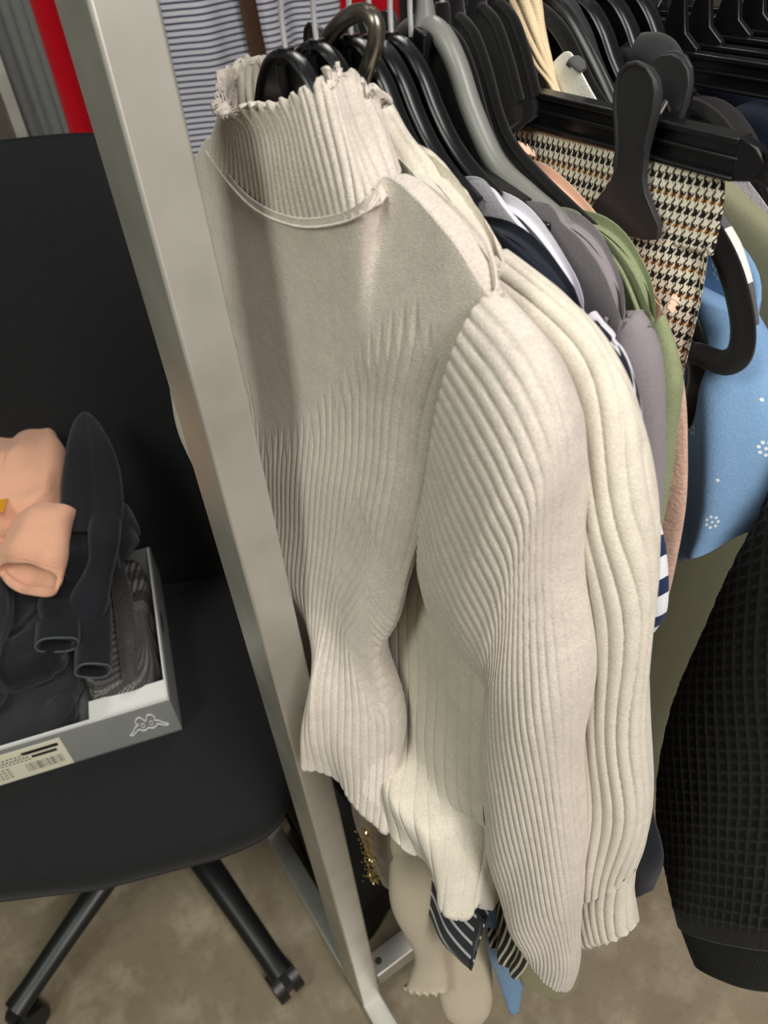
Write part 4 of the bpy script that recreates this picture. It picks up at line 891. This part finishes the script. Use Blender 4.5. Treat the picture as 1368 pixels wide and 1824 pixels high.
# ------------------------------------------------------------------ office chair
E1 = np.array([.91, -.415, 0]); E1 /= np.linalg.norm(E1); E2 = np.array([-E1[1], E1[0], 0]); Z3 = np.array([0, 0, 1.])
CC = np.array([-.02, .93, 0.])
CF = fabric('black_chair_fabric', (33, 34, 36), heather=.15, kind='w', bump=.3, sheen=.08)
CP = plain('black_chair_nylon', (24, 24, 25), .38, bump=.05, nscale=400)
ch = thing('office_chair', CC, 'black fabric office chair on five legs holding a shoebox of folded clothes', 'office chair')
def cw(a, d, z): return CC + E1 * a + E2 * d + Z3 * z
def seat_outline(s=1., n=64):
    P = []
    for k in range(n):
        t = 2 * math.pi * k / n; c, s_ = math.cos(t), math.sin(t); p = 9.0
        a = math.copysign(abs(c) ** (2 / p), c) * .287 * s; d = math.copysign(abs(s_) ** (2 / p), s_) * .256 * s
        if d < 0: d -= .032 * (1 - (a / .287) ** 2) * s
        P.append((a, d))
    return P
rowsS = []
for s, z, dz in ((.02, .482, 0), (.5, .482, 0), (.85, .480, .002), (.95, .474, .006), (.99, .462, .010), (1.0, .445, .012), (.985, .425, .010), (.94, .412, .006), (.6, .408, 0), (.02, .408, 0)):
    rowsS.append([cw(a, d, z - (.018 * max(0, (-d - .12) / .15) ** 2)) for a, d in seat_outline(s)])
rS = spline(np.array(rowsS).reshape(len(rowsS), -1), 60).reshape(60, 64, 3)
skin('seat', rS, CF, ch, 0, cap=True)
# backrest: curved panel
Vb = []; NA, NZ = 40, 40
def backp(u, w, off):
    a = u * .262 * (1 - .10 * max(0, w - .75) ** 2 * 8); z = .42 + w * .802
    cz = 1 - (abs(u) ** 6) * .05 * (w > .5); z = .42 + (z - .42) * cz
    d = .265 + .155 * w - .035 * u * u + off
    return cw(a, d, z)
Gb_ = []
for i in range(NZ):
    w = i / (NZ - 1); row = [backp(-1 + 2 * j / NA, w, -.020 * (1 - abs(2 * w - 1) ** 8) * (1 - abs(-1 + 2 * j / NA) ** 8)) for j in range(NA + 1)] + [backp(1 - 2 * j / NA, w, .018) for j in range(NA + 1)]
    Gb_.append(row)
o = skin('backrest', np.array(Gb_), CF, ch, 0, cap=True)
B().box(cw(0, .352, .56), (.035, .010, .15), [E1, E2, Z3]).box(cw(0, .17, .40), (.035, .16, .010), [E1, E2, Z3]).build('back_support', CP, ch, bev=.005)
B().tube([cw(0, 0, .40), cw(0, 0, .24)], .025, 20).tube([cw(0, 0, .26), cw(0, 0, .10)], .034, 20).box(cw(0, 0, .398), (.10, .10, .012), [E1, E2, Z3]).build('gas_column', CP, ch)
la = [math.atan2(.52 - CC[1], .035 - CC[0]) + k * 2 * math.pi / 5 for k in range(5)]
for k, a in enumerate(la):
    d = np.array([math.cos(a), math.sin(a), 0]); s = np.cross(Z3, d)
    P = [CC + d * .02 + Z3 * .130, CC + d * .12 + Z3 * .122, CC + d * .25 + Z3 * .098, CC + d * .345 + Z3 * .078, CC + d * .385 + Z3 * .070]
    leg = B().tube(spline(P, 30), [.024, .021, .018, .017, .018], 16, flat=[.030, .026, .022, .020, .022], ref=Z3).build('leg', CP, ch)
    ce = CC + d * .37
    cs = B().tube([ce + Z3 * .075, ce + Z3 * .048], .008, 10)
    for e in (-1, 1): cs.tube([ce + s * e * .006 + Z3 * .0275 + d * .008, ce + s * e * .024 + Z3 * .0275 + d * .008], .027, 20)
    cs.box(ce + Z3 * .045 + d * .008, (.022, .007, .012), [d, s, Z3]).build('caster', CP, ch)

# ------------------------------------------------------------------ shoebox with clothes on the seat
bE1 = np.array([.96, -.27, 0]); bE1 /= np.linalg.norm(bE1); bE2 = np.array([-bE1[1], bE1[0], 0])
SZ = .483
BC = pz(325, 1300, SZ)                         # front right bottom corner
def bw_(a, d, z): return BC - bE1 * a + bE2 * d + Z3 * (z) * 1.0     # a leftwards from the right side, d backwards
BXW, BXD, BXH = .40, .36, .078
CB = plain('grey_cardboard', (138, 140, 138), .7, noise=.04, nscale=40)
CWH = plain('white_cardboard', (228, 228, 226), .7)
bxx = thing('shoebox', bw_(BXW / 2, BXD / 2, 0), 'grey open shoebox on the chair seat with white label and white emblem', 'box')
ax = [-bE1, bE2, Z3]; tk = .002
B().box(bw_(BXW / 2, BXD / 2, .0015), (BXW / 2, BXD / 2, .0015), ax).build('bottom', CB, bxx)
B().box(bw_(BXW / 2, tk / 2, BXH / 2), (BXW / 2, tk / 2, BXH / 2), ax).build('front_panel', CB, bxx)
B().box(bw_(BXW / 2, BXD - tk / 2, BXH / 2), (BXW / 2, tk / 2, BXH / 2), ax).build('back_panel', CB, bxx)
sp_ = B().box(bw_(tk / 2, BXD / 2, BXH / 2), (tk / 2, BXD / 2 - tk, BXH / 2), ax).build('side_panel', CB, bxx)
B().box(bw_(BXW - tk / 2, BXD / 2, BXH / 2), (tk / 2, BXD / 2 - tk, BXH / 2), ax).build('side_panel', CB, bxx)
B().box(bw_(-.0004, BXD * .52, BXH * .70), (.0003, .022, .006), ax).build('hand_slot', plain('slot_black', (12, 12, 12), .9), sp_)
# white inner liner with folded rim
B().box(bw_(BXW / 2, .0035, BXH / 2 + .004), (BXW / 2 - .003, .0012, BXH / 2 + .001), ax).box(bw_(.0035, BXD / 2, BXH / 2 + .003), (.0012, BXD / 2 - .004, BXH / 2), ax).box(bw_(BXW / 2 - .15, .016, BXH - .002), (BXW / 2 - .18, .012, .0010), ax).box(bw_(.060, .022, BXH - .001), (.058, .020, .0010), ax).build('inner_liner', CWH, bxx)
lab_ = B().box(bw_(.285 - .026, -.0006, BXH * .46), (.095, .0005, BXH * .42), ax).build('paper_label', plain('label_paper', (232, 228, 206), .7), bxx)
ink = plain('label_ink', (24, 24, 26), .8); ink2 = plain('label_grey_ink', (140, 138, 128), .8)
b = B(); b2 = B()
def lb(a, z, ha, hz, bb): bb.box(bw_(a - .026, -.0013, z), (ha, .0002, hz), ax)
lb(.222, .0575, .026, .0034, b); lb(.219, .0465, .018, .0028, b)
for k in range(9): lb(.246 + k * .0058, .0555 - (k % 3) * .0006, .0020, .0016, b2)
for k in range(10): lb(.243 + k * .0056, .0485, .0021, .0017, b2)
for k in range(10): lb(.241 + k * .0056, .0425, .0018, .0015, b2)
for k, w in enumerate((1, 2, 1, 1, 3, 1, 2, 1, 1, 2, 3, 1, 1, 2, 1, 1)): lb(.200 + k * .0034, .024, .0005 * w, .0095, b2)
for r in range(4):
    for k in range(5): lb(.276 + k * .0065, .034 - r * .0065, .0022, .0014, b2)
    for k in range(3): lb(.325 + k * .012, .052 - r * .012, .0036, .0020, b2)
b.build('print', ink, lab_); b2.build('print', ink2, lab_)
# emblem: two seated outlines back to back
em = [(0, 0), (.12, .17), (.20, .34), (.29, .42), (.25, .56), (.31, .74), (.40, .78), (.45, .66), (.50, .50), (.555, .66), (.60, .78), (.69, .74), (.75, .56), (.71, .42), (.80, .34), (.88, .17), (1, 0), (.93, -.03), (.84, .06), (.74, .17), (.69, .08), (.60, .03), (.50, .10), (.40, .03), (.31, .08), (.26, .17), (.16, .06), (.07, -.03)]
def emp(p): return bw_(.073 - p[0] * .058, -.0010, .026 + p[1] * .044)
ee = closed_dense([emp(p) for p in em], 5); ee = np.vstack([ee, ee[:1]])
eb = B().tube(ee, .0011, 6, cap=False, flat=.0011)
for c0_, sg_ in ((.385, 1), (.615, -1)):
    L = closed_dense([emp((c0_ - .035 * sg_, .36)), emp((c0_ + .02 * sg_, .42)), emp((c0_ + .05 * sg_, .30)), emp((c0_, .20))], 5); eb.tube(np.vstack([L, L[:1]]), .0007, 6, cap=False)
eb.build('emblem', plain('white_print', (222, 222, 220), .6), bxx)

# clothes on the chair
def slab(name, label, cat, mat, corners, h, z0, seed, amp=.006, group=None, p=3.0, nu=90, parent=None, layers=0, part=None, crown=.0):
    """soft folded cloth: rounded quad (world corners a,b,c,d), height h above z0"""
    C = [np.array(c, float) for c in corners]; cen = sum(C) / 4
    n = nu; rowsL = []
    def outl(s, z):
        P = []
        for k in range(n):
            t = 2 * math.pi * k / n; c, s_ = math.cos(t), math.sin(t); u = math.copysign(abs(c) ** (2 / 4.5), c); v = math.copysign(abs(s_) ** (2 / 4.5), s_)
            u, v = (u * s + 1) / 2, (v * s + 1) / 2
            q = C[0] * (1 - u) * (1 - v) + C[1] * u * (1 - v) + C[2] * u * v + C[3] * (1 - u) * v
            P.append(np.array([q[0], q[1], z]))
        return P
    prof = [(.02, 1.0 + crown), (.35, 1.0 + crown * .8), (.7, 1.0), (.88, .97), (.97, .85), (1.0, .65), (1.0, .5), (.99, .3), (.95, .10), (.85, .0), (.02, 0)]
    L = np.array([outl(s, z0 + f * h) for s, f in prof]).reshape(len(prof), -1)
    G = spline(L, 110).reshape(110, n, 3)
    def d(G):
        q = wob(G, seed, 7, amp) + wob(G, seed + 3, 16, amp * .35); cr = wob(G, seed + 6, 5, 1.0); q = q - .006 * np.exp(-(cr / .16) ** 2) * min(1., amp / .005)
        if layers:
            f = (G[:, :, 2] - z0) / h; q = q + (np.abs(np.sin(math.pi * f * layers)) ** .5 - 1) * .006
        return q
    root = parent or thing(name, (cen[0], cen[1], z0), label, cat, group)
    skin(part or 'folded_body', G, mat, root, 0, cap=True, disp=d); return root
BK = fabric('black_cotton', (48, 48, 52), kind='w', heather=.12, bump=.35); BKD = fabric('black_denim', (27, 28, 32), kind='w', heather=.3, bump=.5)
BKS = fabric('black_sweat_fabric', (32, 33, 38), heather=.1)
GC = glen_check()
def bq(a0, a1, d0, d1): return [bw_(a1, d0, 0), bw_(a0, d0, 0), bw_(a0, d1, 0), bw_(a1, d1, 0)]
slab('checked_skirt', 'grey glen check garment folded at the right inside of the shoebox', 'skirt', GC, bq(.012, .125, .035, .345), .090, SZ + .004, 101, .003)
k = bpy.data.objects['checked_skirt']
B().tube(spline([bw_(.050, .045, .100), bw_(.046, .12, .108), bw_(.050, .22, .106), bw_(.058, .33, .098)], 40), [.012, .016, .016, .012], 16, flat=[.010, .013, .013, .010]).build('fold', fabric('charcoal_check_wool', (70, 69, 68), kind='w', heather=.4, fine=300), k)
slab('black_shirt', 'black folded shirt draped over the front edge of the shoebox', 'shirt', BK, [bw_(.40, .002, 0), bw_(.128, .004, 0), bw_(.118, .33, 0), bw_(.40, .33, 0)], .085, SZ + .030, 103, .005, layers=2)
slab('black_trousers', 'soft black trousers folded in a stack under the pink sweatshirt', 'trousers', BK, [bw_(.42, .02, 0), bw_(.205, .025, 0), bw_(.20, .30, 0), bw_(.42, .30, 0)], .085, SZ + .112, 105, .006, layers=2)
# black jeans with rolled cuffs
jn = slab('black_jeans', 'black jeans with two rolled cuffs lying on the folded shirt', 'jeans', BKD, [bw_(.235, .055, 0), bw_(.130, .07, 0), bw_(.10, .34, 0), bw_(.25, .34, 0)], .055, SZ + .108, 107, .004)
for (cu_, cv_, z, w) in ((102, 1148, .655, .030), (166, 1194, .625, .025)):
    c0_ = pz(cu_, cv_, z); c1_ = c0_ + bE2 * .12 + bE1 * .012 + Z3 * .022; a = cu_ * .01; T_ = (c1_ - c0_) / np.linalg.norm(c1_ - c0_); s_ = np.cross(T_, Z3); s_ /= np.linalg.norm(s_); up = np.cross(s_, T_)
    ringr = lambda c, w, h, tw=0.: np.array([c + s_ * math.cos(q) * w + up * math.sin(q) * h * (1 + .2 * math.sin(2 * q + a * 40)) for q in np.linspace(0, 2 * math.pi, 48, endpoint=False)])
    G = np.stack([ringr(c1_ * (1 - t) + c0_ * t, w * (1 - .05 * math.sin(9 * t)), .020 + .002 * math.sin(7 * t)) for t in np.linspace(0, 1, 50)])
    lg = skin('leg', G, BKD, jn, .003, depth=.03, cap=True, disp=lambda G: wob(G, 109, 14, .0025))
    G2_ = np.stack([ringr(c0_ + T_ * .035 * (1 - t), w * 1.06, .0228) for t in np.linspace(0, 1, 14)])
    skin('cuff', G2_, BKD, lg, .004, cap=False)
    L = ringr(c0_ - T_ * .0005, w * 1.0, .0205); B().tube(np.vstack([L, L[:1]]), .0014, 6, cap=False).build('cuff_edge', fabric('grey_denim_edge', (84, 92, 100), kind='w', heather=.3), lg)
# dark hoodie leaning on the backrest
dh = thing('black_hoodie', bw_(.12, .42, .1), 'black sweatshirt piled on the stack against the chair back beside the pink one', 'sweatshirt')
slab('', '', '', BKS, [pz(100, 1030, .70), pz(202, 1000, .70), pz(222, 850, .78), pz(110, 840, .78)], .075, .665, 111, .006, parent=dh)
ho = [pz(u, v, z) for u, v, z in ((160, 738, .86), (178, 757, .855), (198, 795, .84), (214, 850, .80), (220, 905, .765), (216, 950, .74))]
hi_ = [pz(u, v, z) for u, v, z in ((146, 738, .86), (130, 757, .855), (120, 795, .84), (114, 850, .80), (112, 905, .765), (112, 950, .74))]
skin('hood', edge_tube(ho, hi_, [.006, .012, .018, .022, .022, .02], 110, 70), BKS, dh, .003, cap=True, disp=lambda G: wob(G, 111, 6, .0015) - .006 * np.exp(-((np.arange(140)[None, :] - 30) / 5.) ** 2) * np.linspace(.2, 1, 110)[:, None])
ho = [pz(u, v, z) for u, v, z in ((215, 880, .77), (214, 950, .74), (205, 1010, .70), (185, 1080, .66), (168, 1130, .64))]
hi_ = [pz(u, v, z) for u, v, z in ((165, 890, .77), (158, 960, .74), (146, 1020, .70), (128, 1085, .66), (116, 1130, .64))]
skin('sleeve', edge_tube(ho, hi_, [.012, .02, .02, .018, .014], 80, 50), BKS, dh, .003, cap=True, disp=lambda G: wob(G, 112, 12, .004))
# pink sweatshirt
PK = fabric('peach_sweat_fabric', (226, 172, 144), heather=.05, bump=.25)
pk = slab('peach_sweatshirt', 'peach pink sweatshirt folded on top of the clothes pile on the chair', 'sweatshirt', PK, [pz(-90, 965, .76), pz(124, 915, .76), pz(84, 690, .84), pz(-110, 735, .84)], .075, .735, 121, .007, crown=.1)
psv = [pz(u, v, z) for u, v, z in ((-60, 960, .745), (0, 945, .748), (50, 935, .745), (100, 905, .748))]
pr = [pz(u, v, z) for u, v, z in ((112, 905, .775), (92, 925, .770), (76, 960, .755), (66, 992, .742), (62, 1018, .728), (60, 1034, .722))]
T_ = pr[-1] - pr[0]; T_ /= np.linalg.norm(T_); s_ = np.cross(T_, Z3); s_ /= np.linalg.norm(s_); up = np.cross(s_, T_)
if s_ @ E1 < 0: s_ = -s_
prs = spline(pr, 70); wd = np.interp(np.linspace(0, 1, 70), [0, .3, .6, .85, 1], [.034, .050, .058, .060, .056]); hd = np.interp(np.linspace(0, 1, 70), [0, .3, .7, 1], [.024, .030, .026, .020])
G = np.stack([np.array([c - s_ * .008 + s_ * math.cos(q) * w + up * math.sin(q) * h for q in np.linspace(0, 2 * math.pi, 80, endpoint=False)]) for c, w, h in zip(prs, wd, hd)])
qq = np.linspace(0, 2 * math.pi, 80, endpoint=False); sg2 = np.sign(up[2])
G = G + T_[None, None, :] * (-np.sin(qq) * sg2 * .020)[None, :, None] * (np.linspace(0, 1, 70) ** 4)[:, None, None]
sl_ = skin('sleeve', G, PK, pk, .005, cap=True, disp=lambda G: wob(G * [1, 1, 1.], 123, 16, .0035))
B().tube(spline([prs[48] + s_ * (-.008 + wd[48] * math.cos(q)) + up * (hd[48] * math.sin(q)) for q in np.linspace(.1, 3.0, 20)], 40), .0013, 6).build('cuff_seam', PK, sl_)
b2s = slab('', '', '', PK, [pz(-120, 1015, .70), pz(30, 1005, .70), pz(60, 925, .74), pz(-120, 950, .74)], .055, .690, 125, .006, parent=pk, part='hem_fold')
tag(B().box(pz(-2, 902, .80), (.010, .016, .0012), [E1, E2, Z3]).build('swing_tag', plain('amber_card', (214, 150, 34), .5), loc=pz(-2, 902, .80), bev=.0008), 'small amber tag lying on the peach sweatshirt at its left', 'tag')

# ------------------------------------------------------------------ rack in the background
YB = 1.80
rk2 = thing('clothes_rack', (.75, YB, 0), 'silver rack of red, grey and striped garments behind the chair', 'clothes rack')
pL = py(22, 150, YB)
B().tube([(-.02, YB, 1.72), (1.75, YB, 1.72)], .0125, 16).build('hanging_rail', RM, rk2)
B().box((pL[0] - .03, YB - .08, .87), (.011, .016, .87), np.array([[1, 0, 0], [0, 1, 0], [0, 0, 1]])).build('upright_post', RM, rk2, bev=.002)
B().box((1.75, YB, .87), (.0125, .02, .87)).build('upright_post', RM, rk2, bev=.002)
B().box((pL[0] - .03, YB, .02), (.0125, .28, .02)).box((1.75, YB, .02), (.0125, .28, .02)).build('foot_bar', RM, rk2, bev=.002)
B().box((pL[0] - .20, YB - .08, py(10, 150, YB - .08)[2]), (.17, .008, .012)).build('cross_bar', RM, rk2, bev=.002)
def hung(name, label, cat, mat, u0, u1, z0, z1, y, th=.05, seed=1, fold=.008, wave=.015, group=None, sl=0.):
    xa, xb = py(u0, 120, y)[0], py(u1, 120, y)[0]
    t = thing(name, ((xa + xb) / 2, y, z1), label, cat, group)
    L = []
    for z in np.linspace(z1, z0, 6):
        s = 1 if z < z1 - .1 else .8
        fr = [np.array([(xa + xb) / 2 + (xb - xa) * s * (k / 10 - .5) + sl * (z1 - z), y - th / 2 + wave * math.sin(k * 1.9 + seed), z]) for k in range(11)]
        bk = [np.array([(xa + xb) / 2 + (xb - xa) * s * (.5 - (k + .5) / 6) + sl * (z1 - z), y + th / 2, z]) for k in range(6)]
        L.append(fr + bk)
    skin('body', rows_grid(L, 10, 120, 40, 80), mat, t, .003, cap=True, disp=lambda G: wob(G * [1, 1, .3], seed, 6, fold)); return t
STR = striped('striped_shirting', (208, 208, 218), (62, 66, 88), .0118, .34, 'v')
hung('striped_dress', 'white dress with fine navy pinstripe hoops hanging behind the turtleneck collar', 'dress', STR, 262, 600, .55, 1.715, 1.80, .05, 131, .010, .014)
xs = py(455, 60, 1.745)
B_ = B(); B_.tube(spline([(py(430, -60, 1.745)), py(440, 0, 1.745), py(452, 60, 1.745), py(462, 110, 1.745), py(470, 200, 1.745)], 30), .0030, 12, flat=.020, ref=(0, 1, 0))
sp3 = thing('leather_belt', py(455, 0, 1.745), 'dark brown leather belt strap hanging in front of the striped dress', 'belt')
B_.build('strap', plain('brown_leather', (66, 42, 26), .5, noise=.15, nscale=60), sp3)
RED = fabric('red_jersey', (196, 10, 30), kind='w', heather=.04, bump=.15)
hung('red_shirt', 'bright red shirt hanging left of the rack post between grey sweatshirt and post', 'shirt', RED, 44, 210, .6, 1.715, 1.86, .06, 133, .006, .008)
hung('red_dress', 'bright red dress showing between the hooks right of the striped dress', 'dress', RED, 560, 720, .6, 1.715, 1.90, .06, 134, .006, .008)
GRYF = fabric('grey_sweat_fabric', (112, 114, 112), heather=.14)
hung('grey_sweatshirt', 'grey sweatshirt hanging at the far left above the chair back', 'sweatshirt', GRYF, 8, 76, .6, 1.715, 1.78, .07, 135, .006, .006)
DKM = fabric('dark_cloth', (30, 29, 30), kind='w')
hung('black_coat', 'black coat hanging between the red dress and the near hangers in the back', 'coat', DKM, 705, 900, .5, 1.715, 1.90, .09, 136, .008, .012)
# storage crates behind the chair
cr_ = pz(0, 200, .9)
ct = thing('red_box', (0.02, 1.95, .62), 'dark red box on a shelf at the far left edge', 'box')
RB = plain('dark_red_card', (112, 14, 24), .5)
B().box((.02, 1.98, .92), (.16, .12, .20)).build('body', RB, ct, bev=.004)
B().box((.02, 1.98, 1.125), (.164, .124, .008)).build('lid', RB, ct, bev=.003)
shf = thing('storage_shelf', (.0, 2.0, 0), 'low grey shelf behind the chair carrying the dark red box', 'shelf')
SHM = plain('shelf_grey', (120, 120, 120), .6)
B().box((.0, 2.0, .705), (.32, .18, .012)).build('shelf_board', SHM, shf, bev=.002)
for i in (-1, 1):
    for j in (-1, 1): B().box((i * .30, 2.0 + j * .16, .3465), (.012, .012, .3465)).build('leg', SHM, shf)
tag(B().box((.225, 1.93, .735), (.03, .05, .018)).build('blue_box', plain('blue_card', (52, 62, 170), .5), loc=(.225, 1.93, .717), bev=.002), 'small blue box beside the dark red box', 'box')
